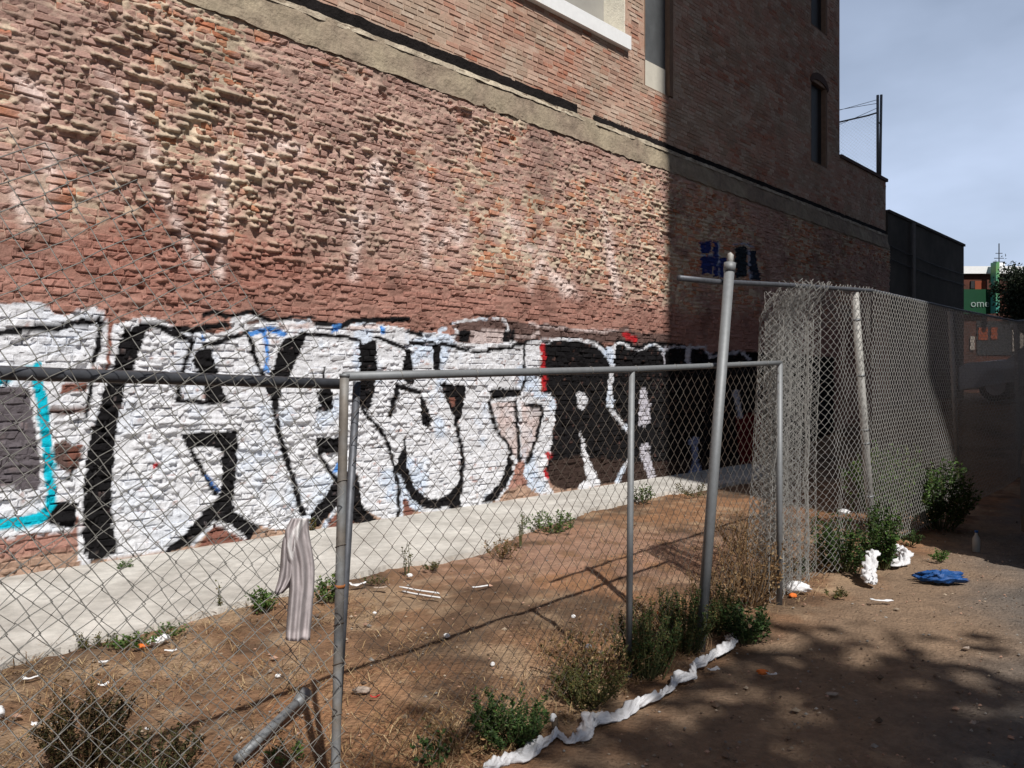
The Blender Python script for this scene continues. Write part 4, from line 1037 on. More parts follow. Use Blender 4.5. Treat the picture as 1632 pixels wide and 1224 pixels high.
# straw, twigs and pebbles nobody could count
def strawfield():
    rg = np.random.default_rng(5); P = []
    while len(P) < 14000:
        px, py = rg.uniform(-200, 1320), rg.uniform(800, 1290)
        g = G(px, py); q = np.array([g.x, g.y])
        wdist = q @ N + D; fdist = (q - F0) @ FM
        if wdist < 2.0 and q @ U < 9: continue
        if fdist > .12 or g.y > 11: continue
        den = float(fbm(g.x * 1.7, g.y * 1.7, 3, 44))
        w = smooth(.42, .62, den) * .8 + .12 + .9 * smooth(.9, .0, abs(fdist))
        if rg.random() < w * min(1, g.y / 6): P.append((g.x, g.y))
    P = np.array(P); n = len(P)
    ang = rg.uniform(0, 6.283, n); el = rg.uniform(-.05, .55, n) ; L = rg.uniform(.025, .11, n)
    d = np.stack([np.cos(ang) * np.cos(el), np.sin(ang) * np.cos(el), np.sin(el)], 1)
    s_ = np.stack([-np.sin(ang), np.cos(ang), np.zeros(n)], 1) * rg.uniform(.0008, .0022, n)[:, None]
    o = np.stack([P[:, 0], P[:, 1], np.full(n, -.003)], 1)
    mid = o + d * (L * .5)[:, None] + np.array([0, 0, 1.]) * (L * .12)[:, None]
    V = np.stack([o - s_, o + s_, mid + s_, mid - s_, o + d * L[:, None]], 1).reshape(-1, 3)
    k = np.arange(n)[:, None] * 5
    pal = np.array([(.30, .20, .10), (.22, .13, .06), (.38, .28, .16), (.13, .075, .04), (.09, .055, .03)])
    c = np.repeat(pal[rg.integers(0, 5, n)] * rg.uniform(.7, 1.2, (n, 1)), 5, 0)
    so = link('dry_grass', mesh_np('dry_grass', V, [k + np.array([0, 1, 2, 3]), k + np.array([3, 2, 4])], c), M['straw'], kind='stuff')
    tag(so, 'brown dry grass and twigs strewn over the dirt lot', 'grass')
    # pebbles and clods
    P = []
    while len(P) < 2600:
        px, py = rg.uniform(-200, 1700), rg.uniform(800, 1290)
        g = G(px, py); q = np.array([g.x, g.y])
        if q @ N + D < 2.1 and rg.random() > .05: continue
        if g.y > 10 or rg.random() > g.y / 7: continue
        P.append((g.x, g.y))
    P = np.array(P); n = len(P)
    oc = np.array([(1, 0, 0), (0, 1, 0), (-1, 0, 0), (0, -1, 0), (0, 0, .7), (0, 0, -.7)], float)
    F = np.array([(0, 1, 4), (1, 2, 4), (2, 3, 4), (3, 0, 4), (1, 0, 5), (2, 1, 5), (3, 2, 5), (0, 3, 5)])
    sz = rg.uniform(.003, .011, n) * np.where(rg.random(n) < .06, 2.2, 1)
    V = oc[None] * sz[:, None, None] * rg.uniform(.6, 1.4, (n, 6, 1)) + np.stack([P[:, 0], P[:, 1], np.full(n, -.004)], 1)[:, None]
    pal = np.array([(.30, .24, .18), (.16, .11, .08), (.36, .22, .16), (.24, .22, .20), (.10, .07, .05)])
    c = np.repeat(pal[rg.integers(0, 5, n)] * rg.uniform(.7, 1.2, (n, 1)), 6, 0)
    so = link('gravel', mesh_np('gravel', V.reshape(-1, 3), (F[None] + (np.arange(n) * 6)[:, None, None]).reshape(-1, 3), c), M['straw'], kind='stuff')
    tag(so, 'small pebbles and clods scattered over the dirt', 'gravel')
strawfield()

# ------------------------------------------------------------------ litter
def crumple(name, label, cat, px, py, size, matk, rot=0.0, seed=1, amp=.35, lift=.0, group=None):
    """a crumpled closed lump: bag, rag or wad"""
    rg = np.random.default_rng(seed)
    nu, nv = 44, 25
    g = G(px, py)
    th = np.linspace(0, 2 * math.pi, nu, endpoint=False); ph = np.linspace(-math.pi / 2, math.pi / 2, nv)
    T, Pp = np.meshgrid(th, ph)
    ou = rg.uniform(0, 50)
    rad = 1 + amp * 2 * (fbm(np.cos(T) * 2 + ou + 5, np.sin(T) * 2 + Pp * 1.7 + ou, 3, seed % 7) - .5)
    rg1 = 1 - np.abs(2 * fbm(np.cos(T) * 2.6 + ou, np.sin(T) * 2.6 + Pp * 2.2, 2, 3) - 1) * 2
    rg2 = 1 - np.abs(2 * fbm(np.cos(T) * 6 + ou, np.sin(T) * 6 + Pp * 5, 2, 8) - 1) * 2
    rid = 1 + amp * (.75 * rg1 + .35 * rg2 - .7)
    x = np.cos(Pp) * np.cos(T) * rad * rid * size[0] / 2; y = np.cos(Pp) * np.sin(T) * rad * size[1] / 2
    z = (np.sin(Pp) * (.8 + .8 * amp * (fbm(np.cos(T) * 3 + ou, np.sin(T) * 3 + ou, 2, 5) - .3)) * rid) * size[2] / 2
    z = np.maximum(z, -size[2] * .32)
    x2 = x * math.cos(rot) - y * math.sin(rot); y2 = x * math.sin(rot) + y * math.cos(rot)
    V = np.stack([x2 + g.x, y2 + g.y, z + size[2] * .32 + lift - .008], -1).reshape(-1, 3)
    i = np.arange(nv - 1)[:, None] * nu; j = np.arange(nu)[None]; j2 = (j + 1) % nu
    F = np.stack([i + j, i + j2, i + nu + j2, i + nu + j], -1).reshape(-1, 4)
    o = link(name, mesh_np(name, V, F, smooth_=True), M[matk])
    return tag(o, label, cat, group)
def scrap(name, label, cat, px, py, l, w, matk, rot=0.0, seed=1, curl=.02, lift=.004, group=None, thick=.002):
    """a torn flat scrap with curl and real thickness"""
    rg = np.random.default_rng(seed); g = G(px, py); n, m = 9, 6
    Uu, Vv = np.meshgrid(np.linspace(-.5, .5, n), np.linspace(-.5, .5, m))
    x = Uu * l * (1 + .3 * (vnoise(Vv * 4 + seed, Uu * 0, 2) - .5)); y = Vv * w * (1 + .5 * (vnoise(Uu * 5 + seed, Vv * 0, 3) - .5))
    z = lift + curl * fbm(Uu * 3 + seed, Vv * 3 + seed, 2, 4) + curl * .6 * (Uu * 2) ** 2 * rg.random()
    x2 = x * math.cos(rot) - y * math.sin(rot) + g.x; y2 = x * math.sin(rot) + y * math.cos(rot) + g.y
    V = np.vstack([np.stack([x2, y2, z], -1).reshape(-1, 3), np.stack([x2, y2, z - thick], -1).reshape(-1, 3)])
    k = n * m; F = grid_faces(n, m)
    ring = np.concatenate([np.arange(n), np.arange(1, m) * n + n - 1, (m - 1) * n + np.arange(n - 2, -1, -1), np.arange(m - 2, 0, -1) * n]); r2 = np.roll(ring, -1)
    F = np.vstack([F, F[:, ::-1] + k, np.stack([r2, ring, ring + k, r2 + k], -1)])
    o = link(name, mesh_np(name, V, F, smooth_=True), M[matk])
    return tag(o, label, cat, group)
R_ = math.radians
crumple('plastic_bag', 'white plastic bag at the foot of the panel end post with an orange bit', 'bag', 1270, 942, (.20, .11, .11), 'wpaper', R_(-25), 11, .3)
crumple('orange_scrap', 'orange scrap tucked under the white bag by the end post', 'litter', 1264, 950, (.06, .05, .04), 'orange', 0, 12, .3)
crumple('paper_wad', 'small white wad caught in the bushy weed under the mesh', 'litter', 1345, 862, (.13, .09, .07), 'wpaper', 0, 15, .3, lift=.28)
scrap('paper_scrap', 'thin white strip on bare dirt below the white rags', 'litter', 1405, 960, .15, .03, 'wpaper', R_(-8), 16)
crumple('blue_cloth', 'crumpled blue tarp cloth lying on the dirt at right', 'cloth', 1500, 926, (.34, .17, .12), 'blue', R_(-12), 17, .5)
crumple('blue_cloth', 'dark blue scrap trailing off the left end of the blue cloth', 'cloth', 1468, 919, (.15, .08, .04), 'blue', R_(-5), 18, .4)
bt = thing('bottle', 'pale upright bottle standing in the shade right of the dark shrub', 'bottle', G(1556, 878))
g_ = G(1556, 878); b = MB(); b.tube([(g_.x, g_.y, -.01 + z) for z in (0, .004, .12, .145, .165, .185)], [.03, .034, .034, .026, .013, .013], 12); b.build('body', M['greyl'], bt, True)
b = MB(); b.tube([(g_.x, g_.y, .176), (g_.x, g_.y, .196)], .0155, 10); b.build('cap', M['blue'], bt, True)
crumple('orange_scrap', 'orange scrap on the dirt right of the white strip end', 'litter', 1215, 1072, (.06, .045, .035), 'orange', 0, 20, .3)
crumple('orange_scrap', 'small orange bit left of the leaning pole in the weeds', 'litter', 1052, 985, (.05, .04, .04), 'orange', 0, 21, .3, lift=.03)
scrap('paper_scrap', 'white speck beside the orange scrap on the dirt', 'litter', 1230, 1078, .05, .03, 'wpaper', 0, 22)
scrap('paper_scrap', 'white scrap on the ground below the cloth strip end', 'litter', 1137, 1071, .06, .035, 'wpaper', .3, 23)
crumple('paper_wad', 'white and yellow wad lying at the walk edge among low weeds', 'litter', 247, 1025, (.09, .06, .06), 'wpaper', .2, 24, .4)
crumple('paper_wad', 'second white wad touching the low weed at the walk edge', 'litter', 262, 1020, (.06, .05, .06), 'wpaper', .8, 25, .4)
crumple('orange_scrap', 'orange scrap beside the white wads at the walk edge', 'litter', 226, 1030, (.06, .04, .03), 'orange', 0, 26, .3)
scrap('paper_scrap', 'narrow white strip on the dirt near the left edge', 'litter', 49, 1085, .08, .02, 'wpaper', R_(20), 27)
scrap('paper_scrap', 'white torn scrap left of the dark dried bush', 'litter', 60, 1158, .05, .03, 'wpaper', .4, 28)
scrap('paper_scrap', 'small white scrap touching the dark dried bush', 'litter', 90, 1155, .04, .025, 'wpaper', 1.4, 29)
scrap('paper_scrap', 'white bit on the dirt right of the dark dried bush', 'litter', 236, 1166, .025, .02, 'wpaper', .2, 30)
scrap('paper_scrap', 'white scrap above the dark dried bush on the dirt', 'litter', 165, 1095, .05, .015, 'wpaper', .5, 31)
scrap('paper_scrap', 'white scrap below the thin weeds at the walk edge', 'litter', 165, 1058, .05, .02, 'wpaper', .3, 32)
scrap('paper_scrap', 'greyish scrap below the white wads', 'litter', 272, 1040, .07, .02, 'wpaper', .4, 33)
crumple('paper_wad', 'small white wad on the dirt between the hung garment and the pipe', 'litter', 443, 1077, (.035, .025, .025), 'wpaper', 0, 34, .2)
crumple('paper_wad', 'small pale wad just left of the other one above the pipe', 'litter', 430, 1069, (.03, .02, .02), 'stone', 0, 35, .2)
crumple('paper_wad', 'white wad on open dirt in the middle panel', 'litter', 712, 1014, (.045, .035, .035), 'wpaper', 0, 36, .25)
crumple('paper_wad', 'white wad below the first one in the middle panel', 'litter', 785, 1059, (.03, .025, .03), 'wpaper', .6, 37, .25)
crumple('paper_wad', 'tiny white wad right of the double post', 'litter', 597, 977, (.03, .025, .025), 'wpaper', 0, 38, .25)
crumple('paper_wad', 'white wad at the walk edge right of the double post', 'litter', 653, 918, (.05, .04, .04), 'wpaper', 0, 39, .25)
scrap('paper_scrap', 'white elongated scrap at the foot of the weed by the double post', 'litter', 570, 937, .13, .05, 'wpaper', R_(25), 40, .04)
scrap('paper_scrap', 'pale scrap right of the elongated white one', 'litter', 606, 940, .10, .04, 'stone', R_(20), 41)
scrap('stick', 'white stick lying on the dirt in the middle panel, upper of two', 'stick', 668, 943, .36, .016, 'wpaper', R_(-30), 42, .006, .012, thick=.008)
scrap('stick', 'white stick lying on the dirt in the middle panel, lower of two', 'stick', 671, 950, .34, .016, 'wpaper', R_(-30), 43, .006, .012, thick=.008)
scrap('stick', 'short pale stick on the dirt right of the two white sticks', 'stick', 766, 937, .14, .025, 'wpaper', R_(28), 44, .01, .01, thick=.006)
crumple('stone', 'pale stone on the dirt right of the double post near the lower edge', 'stone', 577, 1101, (.10, .06, .04), 'stone', 0, 45, .2)
scrap('red_scrap', 'small red scrap right of the pale stone', 'litter', 598, 1115, .05, .012, 'red', .1, 46)
crumple('paper_wad', 'white wad among the weeds above the cloth strip left of the post', 'litter', 936, 1090, (.035, .03, .05), 'wpaper', 0, 47, .25, lift=.03)
crumple('paper_wad', 'pale wad in dry weeds left of the middle post', 'litter', 938, 1040, (.04, .03, .04), 'wpaper', 0, 48, .25, lift=.03)
crumple('paper_wad', 'white knob on a short stub behind the cloth strip', 'litter', 882, 1168, (.035, .03, .05), 'wpaper', 0, 49, .2, lift=.06)
b = MB(); g_ = G(884, 1168); b.tube([(g_.x, g_.y, -.05), (g_.x, g_.y, .075)], .014, 8)
tag(b.build('wooden_stub', M['bark'], None), 'short dark stub in the weeds behind the cloth strip', 'stake')
crumple('plastic_bag', 'dark and white bag at the very left edge of the dirt', 'bag', -4, 1142, (.07, .06, .08), 'wpaper', 0, 50, .3)
crumple('paper_wad', 'tiny white wad on the dirt left of the middle post near a rail shadow', 'litter', 914, 990, (.03, .03, .03), 'wpaper', 0, 51, .2, lift=.03)
crumple('dry_leaf', 'brown leaf on the open ground at lower right', 'leaf', 1326, 1105, (.07, .03, .02), 'stone', 0, 52, .3)
scrap('paper_scrap', 'pale scrap on the asphalt at lower right', 'litter', 1552, 1155, .04, .02, 'stone', .3, 53)
scrap('dry_leaf', 'pale leaf on the asphalt near the right edge', 'leaf', 1540, 1036, .05, .03, 'stone', .9, 54)

# twisted ribbons of white cloth
def ribbon(name, label, ctl, w0, w1, h0, h1, seed=0, zs=None, n=22, per=13):
    pts = np.array([np.array(G(*p)) for p in ctl])
    if zs is not None: pts[:, 2] = zs
    m = max(30, per * len(pts)); tt = np.linspace(0, len(pts) - 1, m)
    C = np.stack([np.interp(tt, np.arange(len(pts)), pts[:, k]) for k in range(3)], 1)
    for _ in range(4): C[1:-1] = (C[:-2] + 2 * C[1:-1] + C[2:]) / 4
    T = np.gradient(C, axis=0); T /= np.linalg.norm(T, axis=1)[:, None]
    Sd = np.stack([-T[:, 1], T[:, 0], np.zeros(m)], 1); Sd /= np.linalg.norm(Sd, axis=1)[:, None] + 1e-6
    ang = np.linspace(0, 2 * math.pi, n, endpoint=False); q = np.arange(m)
    tw_ = q * .13 + 2 * fbm(q * .08, q * 0, 2, seed)
    wv = w0 + (w1 - w0) * smooth(.3, .7, fbm(q * .11, q * 0, 3, 3 + seed)); hv = h0 + (h1 - h0) * smooth(.3, .7, fbm(q * .15, q * 0, 3, 6 + seed))
    th = ang[None] + tw_[:, None]
    fold = 1 + .30 * np.sin(th * 5) * (.4 + fbm(q[:, None] * .1, ang[None] * 0, 2, 4)) + .6 * (fbm(q[:, None] * .16, np.cos(ang)[None] * 2 + 3, 3, 9 + seed) - .5)
    taper = np.minimum(1, np.minimum(q, m - 1 - q) / 4 + .25)[:, None]
    V = C[:, None] + Sd[:, None] * (np.cos(ang)[None] * wv[:, None] * fold * taper)[..., None]
    V[..., 2] = C[:, None, 2] + .004 + np.maximum(0, (np.sin(ang)[None] + .5) * hv[:, None] * fold * taper)
    i = np.arange(m - 1)[:, None] * n; j = np.arange(n)[None]; j2 = (j + 1) % n
    F = np.stack([i + j, i + j2, i + n + j2, i + n + j], -1).reshape(-1, 4)
    tag(link(name, mesh_np(name, V.reshape(-1, 3), F, smooth_=True), M['wcloth']), label, 'cloth')
ribbon('cloth_strip', 'long twisted strip of white cloth snaking along the foot of the fence', [(770, 1228), (800, 1219), (832, 1213), (862, 1190), (888, 1172), (905, 1186), (928, 1180), (940, 1152), (965, 1152), (990, 1142), (1015, 1128), (1045, 1116), (1068, 1100), (1080, 1085), (1105, 1082), (1104, 1066), (1128, 1055), (1150, 1038), (1168, 1030), (1164, 1016), (1172, 1020)], .014, .036, .008, .026)
ribbon('rag', 'white rag propped against the fence below the bright post', [(1396, 932), (1386, 930), (1384, 926), (1388, 922), (1392, 918)], .03, .05, .02, .05, 3, [0, .0, .05, .12, .20], per=16)
ribbon('rag', 'white twisted rag right of the climbing weed', [(1422, 876), (1432, 884), (1444, 890), (1440, 900), (1424, 902), (1416, 898)], .03, .06, .02, .05, 5, per=16)

# ------------------------------------------------------------------ vehicles
def vehicle(name, label, loc, head, L, W, H, paint, belt, wr, fo, ro, profile, lit_end):
    """head = 2-vector along the body (front); loc = middle of the body at ground"""
    f = np.array(head, float); f /= np.linalg.norm(f); sd_ = np.array([-f[1], f[0]])
    loc = np.array(loc, float)
    t = thing(name, label, 'car', loc)
    def pt(x, y, z): return np.array([loc[0] + f[0] * x + sd_[0] * y, loc[1] + f[1] * x + sd_[1] * y, loc[2] + z])
    # lower body: profile stations swept across the width with rounded flanks
    def loft(name, prof, ys, par, mk):
        b = MB(); n = len(prof); prof = np.array(prof)
        cen = prof.mean(0); V = []
        for y, k, kz in ys:
            V += [pt(cen[0] + (x - cen[0]) * k, y, cen[1] + (z - cen[1]) * kz) for x, z in prof]
        Q = []
        for i in range(len(ys) - 1):
            Q += [(i * n + j, i * n + (j + 1) % n, (i + 1) * n + (j + 1) % n, (i + 1) * n + j) for j in range(n)]
        c0 = len(V); V += [np.mean(V[:n], 0), np.mean(V[-n:], 0)]
        T = [(c0, (j + 1) % n, j) for j in range(n)] + [(c0 + 1, c0 - n + j, c0 - n + (j + 1) % n) for j in range(n)]
        b.add(V, Q, T); return b.build(name, M[mk], par)
    h = W / 2
    xf, xr = L / 2, -L / 2
    wf, wb = xf - fo, xr + ro
    low = [(xr, .45)]
    def arch(xc): return [(xc + (wr * 1.22) * math.cos(a), wr + (wr * 1.22) * math.sin(a)) for a in np.linspace(math.pi, 0, 9)]
    low += [(xr + .05, .30)] + [(x, max(z, .30)) for x, z in arch(wb)] + [(x, max(z, .30)) for x, z in arch(wf)] + [(xf - .05, .30), (xf, .50), (xf - .02, belt * .80), (xf - .20, belt * .93), (xf - 1.15, belt), (xr + .12, belt), (xr, belt * .85)]
    body = loft('body', low, [(-h, .985, .97), (-h + .06, 1, 1), (h - .06, 1, 1), (h, .985, .97)], t, paint)
    cab = loft('cabin', profile(xf, xr, belt, H), [(-h + .16, .97, .97), (-h + .10, 1, 1), (h - .10, 1, 1), (h - .16, .97, .97)], t, paint)
    pf = np.array(profile(xf, xr, belt, H)); cen = pf.mean(0)
    x0, x1 = pf[:, 0].min(), pf[:, 0].max()
    for s_ in (-1, 1):
        for u0, u1 in ((.14, .46), (.50, .80)):
            b = MB(); xa_, xb_ = x0 + (x1 - x0) * u0, x0 + (x1 - x0) * u1
            b.prism([pt(xa_, s_ * (h - .095), belt + .05), pt(xb_, s_ * (h - .095), belt + .05), pt(xb_ - .12, s_ * (h - .13), H - .12), pt(xa_ + .05, s_ * (h - .13), H - .12)], np.array([sd_[0], sd_[1], 0]) * s_ * .012)
            b.build('window', M['glass'], t)
        for xc in (wf, wb):
            b = MB(); w0 = s_ * (h - .20); w1 = s_ * (h + .005)
            prof = [(0, wr * .55), (.02, wr * .96), (.05, wr), (.15, wr), (.18, wr * .96), (.20, wr * .6)]
            n = 28; V = []; ang = np.linspace(0, 2 * math.pi, n, endpoint=False)
            for d_, r_ in prof: V += [pt(xc + r_ * math.cos(a), w0 + s_ * d_, wr + r_ * math.sin(a)) for a in ang]
            Q = [(i * n + j, i * n + (j + 1) % n, (i + 1) * n + (j + 1) % n, (i + 1) * n + j) for i in range(len(prof) - 1) for j in range(n)]
            b.add(V, Q); wh = b.build('wheel', M['rubber'], t, True)
            b = MB(); V = []
            for d_, r_ in ((.16, wr * .60), (.185, wr * .58), (.17, wr * .3), (.185, wr * .12)): V += [pt(xc + r_ * math.cos(a), w0 + s_ * d_, wr + r_ * math.sin(a)) for a in ang]
            c0 = len(V); V.append(pt(xc, w0 + s_ * .187, wr))
            Q = [(i * n + j, i * n + (j + 1) % n, (i + 1) * n + (j + 1) % n, (i + 1) * n + j) for i in range(3) for j in range(n)]
            b.add(V, Q, [(c0, 3 * n + j, 3 * n + (j + 1) % n) for j in range(n)]); b.build('rim', M['rim'], wh)
        b = MB(); b.box(pt(xf - .10, s_ * (h - .30) - .12, belt * .66), pt(.11, 0, 0) - pt(0, 0, 0), pt(0, .26, 0) - pt(0, 0, 0), (0, 0, .14)); b.build('headlight', M['lensw'], t)
        b = MB(); b.box(pt(xr - .01, s_ * (h - .16) - .09, belt * .62), pt(.1, 0, 0) - pt(0, 0, 0), pt(0, .18, 0) - pt(0, 0, 0), (0, 0, .22)); b.build('tail_light', M['lens'], t)
        b = MB(); b.box(pt(x1 - .75, s_ * (h + .01) - .06, belt + .04), pt(.1, 0, 0) - pt(0, 0, 0), pt(0, .14, 0) - pt(0, 0, 0), (0, 0, .14)); b.build('mirror', M[paint], t)
    b = MB(); b.box(pt(xf - .02, -h + .1, .34), pt(.08, 0, 0) - pt(0, 0, 0), pt(0, W - .2, 0) - pt(0, 0, 0), (0, 0, .2)); b.build('bumper', M['dark'], t)
    b = MB(); b.box(pt(xr - .05, -h + .1, .34), pt(.08, 0, 0) - pt(0, 0, 0), pt(0, W - .2, 0) - pt(0, 0, 0), (0, 0, .2)); b.build('bumper', M['dark'], t)
    return t
suv = lambda xf, xr, bl, H: [(xr + .12, bl - .02), (xr + .30, H - .06), (xr + .55, H), (xf - 1.75, H), (xf - 1.95, H - .03), (xf - 1.15, bl - .02)]
jeep = lambda xf, xr, bl, H: [(xr + .06, bl - .02), (xr + .14, H - .04), (xr + .3, H), (xf - 1.5, H), (xf - 1.65, H - .03), (xf - 1.35, bl - .02)]
# pale car beyond the tall fence, on the rising street
wc = np.array([(1586 - CX) / FPX * 21.0, 21.0])
hd = -N / np.linalg.norm(N)
Lc = 4.8
cc_ = wc - hd * (Lc / 2 - .92) + hd * 0
# its flank faces the camera: shift by half a width
cc_ = cc_ + U * .95
zc = float(gz(cc_[0], cc_[1]))
vehicle('parked_car', 'pale grey car seen dimly through the tall fence at right', (cc_[0], cc_[1], zc + .0), hd, Lc, 1.9, 1.85, 'carw', 1.12, .41, .92, .95, suv, 1)
# black off-roader whose wheel just enters at the right edge
w_near = np.array([4.80, 7.22])
Lj = 4.2
cj = w_near + FE * (Lj / 2 - .52) + FM * .85
vehicle('parked_car', 'black car at the right edge with only its wheel in view', (cj[0], cj[1], -.01), FE, Lj, 1.75, 1.8, 'cark', 1.08, .40, .8, .52, jeep, 1)

# ------------------------------------------------------------------ far shopfront building
fb = thing('far_shop_building', 'distant red brick shop building with green sign and white coping', 'building', (30, 46, 1.15))
YB = 45.0
def fx(px, y=YB): return (px - CX) / FPX * y
def fz(py, y=YB): return EYE + (CY - py) / FPX * y
b = MB(); b.box((20, YB, .8), (26, 0, 0), (0, 12, 0), (0, 0, fz(437) - .8)); b.build('wall', M['farbrick'], fb)
b = MB(); b.box((19.9, YB - .25, fz(437) + .003), (26.2, 0, 0), (0, 12.4, 0), (0, 0, .42)); b.build('coping', M['white'], fb)
b = MB(); b.box((fx(1553), YB - .06, fz(462)), (fx(1570) - fx(1553), 0, 0), (0, .05, 0), (0, 0, fz(448) - fz(462))); b.build('panel', M['farorange'], fb)
for x0, x1, y0, y1, mk, nm in ((1546, 1552, 448, 460, 'glass', 'window'), (1558, 1573, 522, 542, 'farorange', 'window'), (1578, 1588, 522, 541, 'farorange', 'window'), (1545, 1552, 536, 558, 'farpale', 'column'), (1612, 1620, 524, 560, 'farpale', 'column'), (1624, 1632, 526, 560, 'farpale', 'column'), (1640, 1648, 526, 560, 'farpale', 'column')):
    b = MB(); b.box((fx(x0), YB - .09, fz(y1)), (fx(x1) - fx(x0), 0, 0), (0, .08, 0), (0, 0, fz(y0) - fz(y1))); b.build(nm, M[mk], fb)
b = MB(); b.box((fx(1556), YB - .045, fz(566)), (fx(1660) - fx(1556), 0, 0), (0, .04, 0), (0, 0, fz(512) - fz(566))); b.build('shop_window', M['glass'], fb)
b = MB(); b.box((fx(1603), YB + .6, fz(437)), (fx(1612) - fx(1603), 0, 0), (0, .5, 0), (0, 0, fz(416) - fz(437))); b.build('chimney', M['white'], fb)
b = MB()
ax_ = fx(1606)
b.tube([(ax_, YB + .8, fz(420)), (ax_, YB + .8, fz(384))], .03, 5)
for py, hw in ((414, .35), (408, .28), (400, .2)): b.tube([(ax_ - hw, YB + .8, fz(py)), (ax_ + hw, YB + .8, fz(py))], .02, 4)
b.build('antenna', M['dark'], fb)
sg_ = thing('green_shop_sign', 'green shop sign board with pale lettering on the distant building', 'sign', (fx(1556), YB - .3, fz(500)))
b = MB(); b.box((fx(1480), YB - .32, fz(501)), (fx(1574) - fx(1480), 0, 0), (0, .2, 0), (0, 0, fz(462) - fz(501))); b.build('board', M['sign'], sg_)
tx = bpy.data.curves.new('lettering', 'FONT'); tx.body = 'ome'; tx.size = .60; tx.extrude = .02
to = bpy.data.objects.new('lettering', tx); COL.objects.link(to)
to.rotation_euler = (math.radians(90), 0, 0); to.location = (fx(1541), YB - .345, fz(490))
tx.materials.append(M['signt'])
bpy.context.view_layer.update()
tm = bpy.data.meshes.new_from_object(to.evaluated_get(bpy.context.evaluated_depsgraph_get()))
tm.transform(to.matrix_world); bpy.data.objects.remove(to)
if not tm.materials: tm.materials.append(M['signt'])
link('lettering', tm, None, sg_)
bs = thing('blade_sign', 'narrow teal and lime blade sign at the end of the green sign', 'sign', (fx(1575), YB - .8, fz(500)))
b = MB(); b.box((fx(1572), YB - .9, fz(501)), (.20, 0, 0), (0, .5, 0), (0, 0, fz(421) - fz(501))); b.build('panel', M['teal'], bs)

def tree(name, label, base, h, crown_c, crown_r, nleaf, ls, pal, seed, trunk_r=.16, clumps=26, group=None):
    rg = np.random.default_rng(seed); base = np.array(base, float); crown_c = np.array(crown_c, float); crown_r = np.array(crown_r, float)
    t = thing(name, label, 'tree', base, group)
    b = MB(); fork = base * .45 + crown_c * .55; fork[2] = base[2] + (crown_c[2] - base[2]) * .6
    b.tube([base + (0, 0, -.2), base * .6 + fork * .4 + rg.normal(0, .06, 3), fork], [trunk_r, trunk_r * .8, trunk_r * .6], 9)
    P = []
    for i in range(clumps):
        v = rg.normal(0, 1, 3); v /= np.linalg.norm(v); q = crown_c + v * crown_r * rg.uniform(.35, 1.0)
        b.tube([fork, (fork + q) / 2 + rg.normal(0, .15, 3), q], [trunk_r * .35, trunk_r * .18, .012], 5)
        k = nleaf // clumps
        P.append(q + rg.normal(0, 1, (k, 3)) * crown_r * rg.uniform(.14, .26))
    b.build('trunk', M['bark'], t, True)
    P = np.vstack(P); n = len(P)
    V, F, C = leaf_mesh(P, rg.normal(0, 1, (n, 3)), ls * rg.uniform(.6, 1.4, n), ls * rg.uniform(.25, .4, n), pal, rg)
    link('crown', mesh_np('crown', V, F, C), M['leaf'], t)
tree('street_tree', 'dark dense street tree before the distant brick shop building', (fx(1636, 40), 40, 1.15), 8, (fx(1634, 40), 40, fz(476, 40)), (1.30, 1.3, 1.45), 9000, .16, [(.012, .02, .01), (.02, .03, .014)], 61, clumps=40)

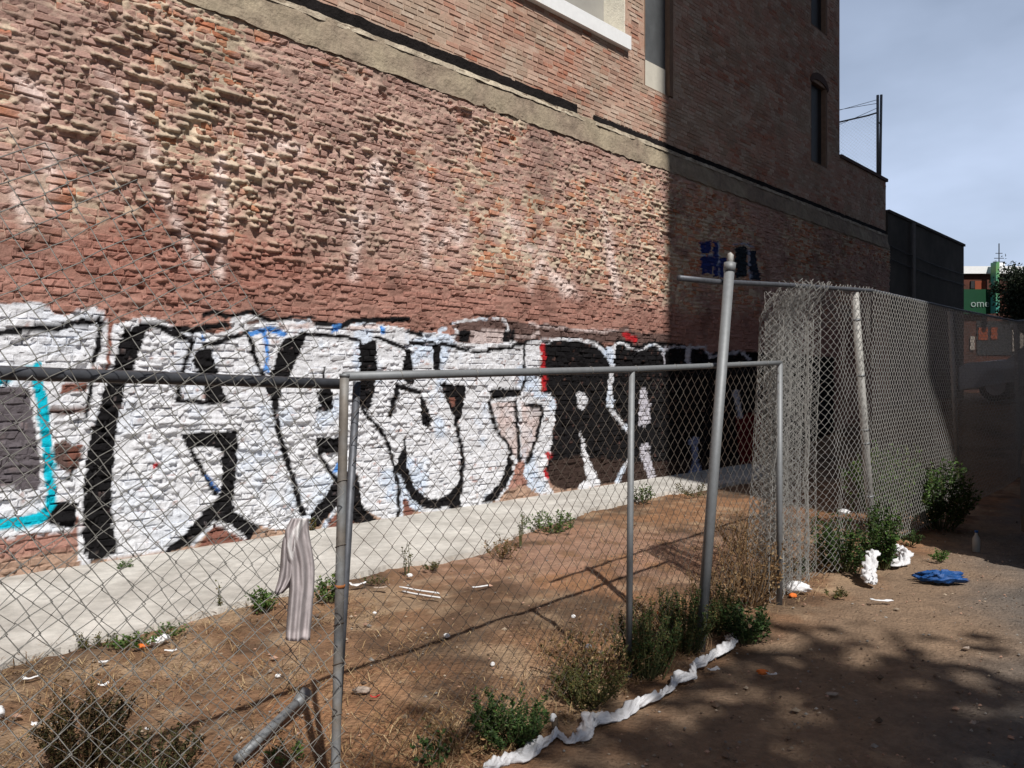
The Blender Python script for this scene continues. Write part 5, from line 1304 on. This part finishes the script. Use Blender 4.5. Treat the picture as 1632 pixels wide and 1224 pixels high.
# ------------------------------------------------------------------ out of view: shade tower and tree, and blocks added to cut skylight
# tall block to the right: its corner draws the edge of the shade up the brick wall
sc_s = wall_sz(1062, 300)[0]
foot = WP(sc_s, 0)
q = foot[:2] + SUN_H * ((foot[1] + 2.5) / -SUN_H[1])
tw = thing('tower_block', 'unseen tall plain block behind to the right, shaped to throw the shade', 'building', (q[0] + 8, -8, 0))
TAN = math.tan(SUN_EL)
def block(x0, width, depth, z0, z1, name, slope):
    A_ = np.array([x0, -2.5, 0]); B_ = A_ + np.array([SUN_H[0], SUN_H[1], 0]) * depth; W_ = np.array([width, 0, 0])
    rise = TAN * depth if slope else 0
    V = [A_ + (0, 0, z0), B_ + (0, 0, z0 + rise), B_ + W_ + (0, 0, z0 + rise), A_ + W_ + (0, 0, z0)]
    V += [A_ + (0, 0, z1), B_ + (0, 0, z1), B_ + W_ + (0, 0, z1), A_ + W_ + (0, 0, z1)]
    b = MB(); b.add(V, [(0, 3, 2, 1), (4, 5, 6, 7), (0, 1, 5, 4), (1, 2, 6, 5), (2, 3, 7, 6), (3, 0, 4, 7)])
    return b.build(name, M['stucco'], tw)
block(q[0], 60, 9, 15.8, 60, 'shade_overhang', True)  # overhang and sloped underside shaped for the slanting shade edge on the fence
block(q[0] + 2.3, 38, 8.8, -.3, 15.6, 'lower_storeys', False)
sb = thing('sky_blocker_right', 'unseen block added beyond the right edge to deepen the shade', 'building', (24, 6, 0))  # unseen, added to keep skylight off the shaded wall
b = MB(); b.box((19, -2.4, -.3), (16, 0, 0), (0, 24, 0), (0, 0, 22)); b.build('wall', M['core'], sb)
b = MB(); b.box((18.9, -2.35, 22.003), (16.2, 0, 0), (0, 24.2, 0), (0, 0, .3)); b.build('coping', M['stucco'], sb)
lt = thing('sky_blocker_left', 'unseen tall block added far to the left behind the viewer to cut skylight', 'building', (-16, -10, 0))  # unseen, added to block sky on the left; leaves a gap for the sun
b = MB(); b.box((-40, -22, -.3), (35.5, 0, 0), (0, 11, 0), (0, 0, 30)); b.build('wall', M['stucco'], lt)
b = MB(); b.box((-40, -10.9, -.3), (26, 0, 0), (0, 13, 0), (0, 0, 26)); b.build('blocker_wing', M['stucco'], lt)
tree('leaning_tree', 'leafy tree behind the viewer, shading the ground at lower right', (5.4, -7.2, 0), 12, (6.1, -5.3, 11.0), (3.1, 2.1, 1.2), 2300, .26, GREEN, 62, trunk_r=.2, clumps=15)
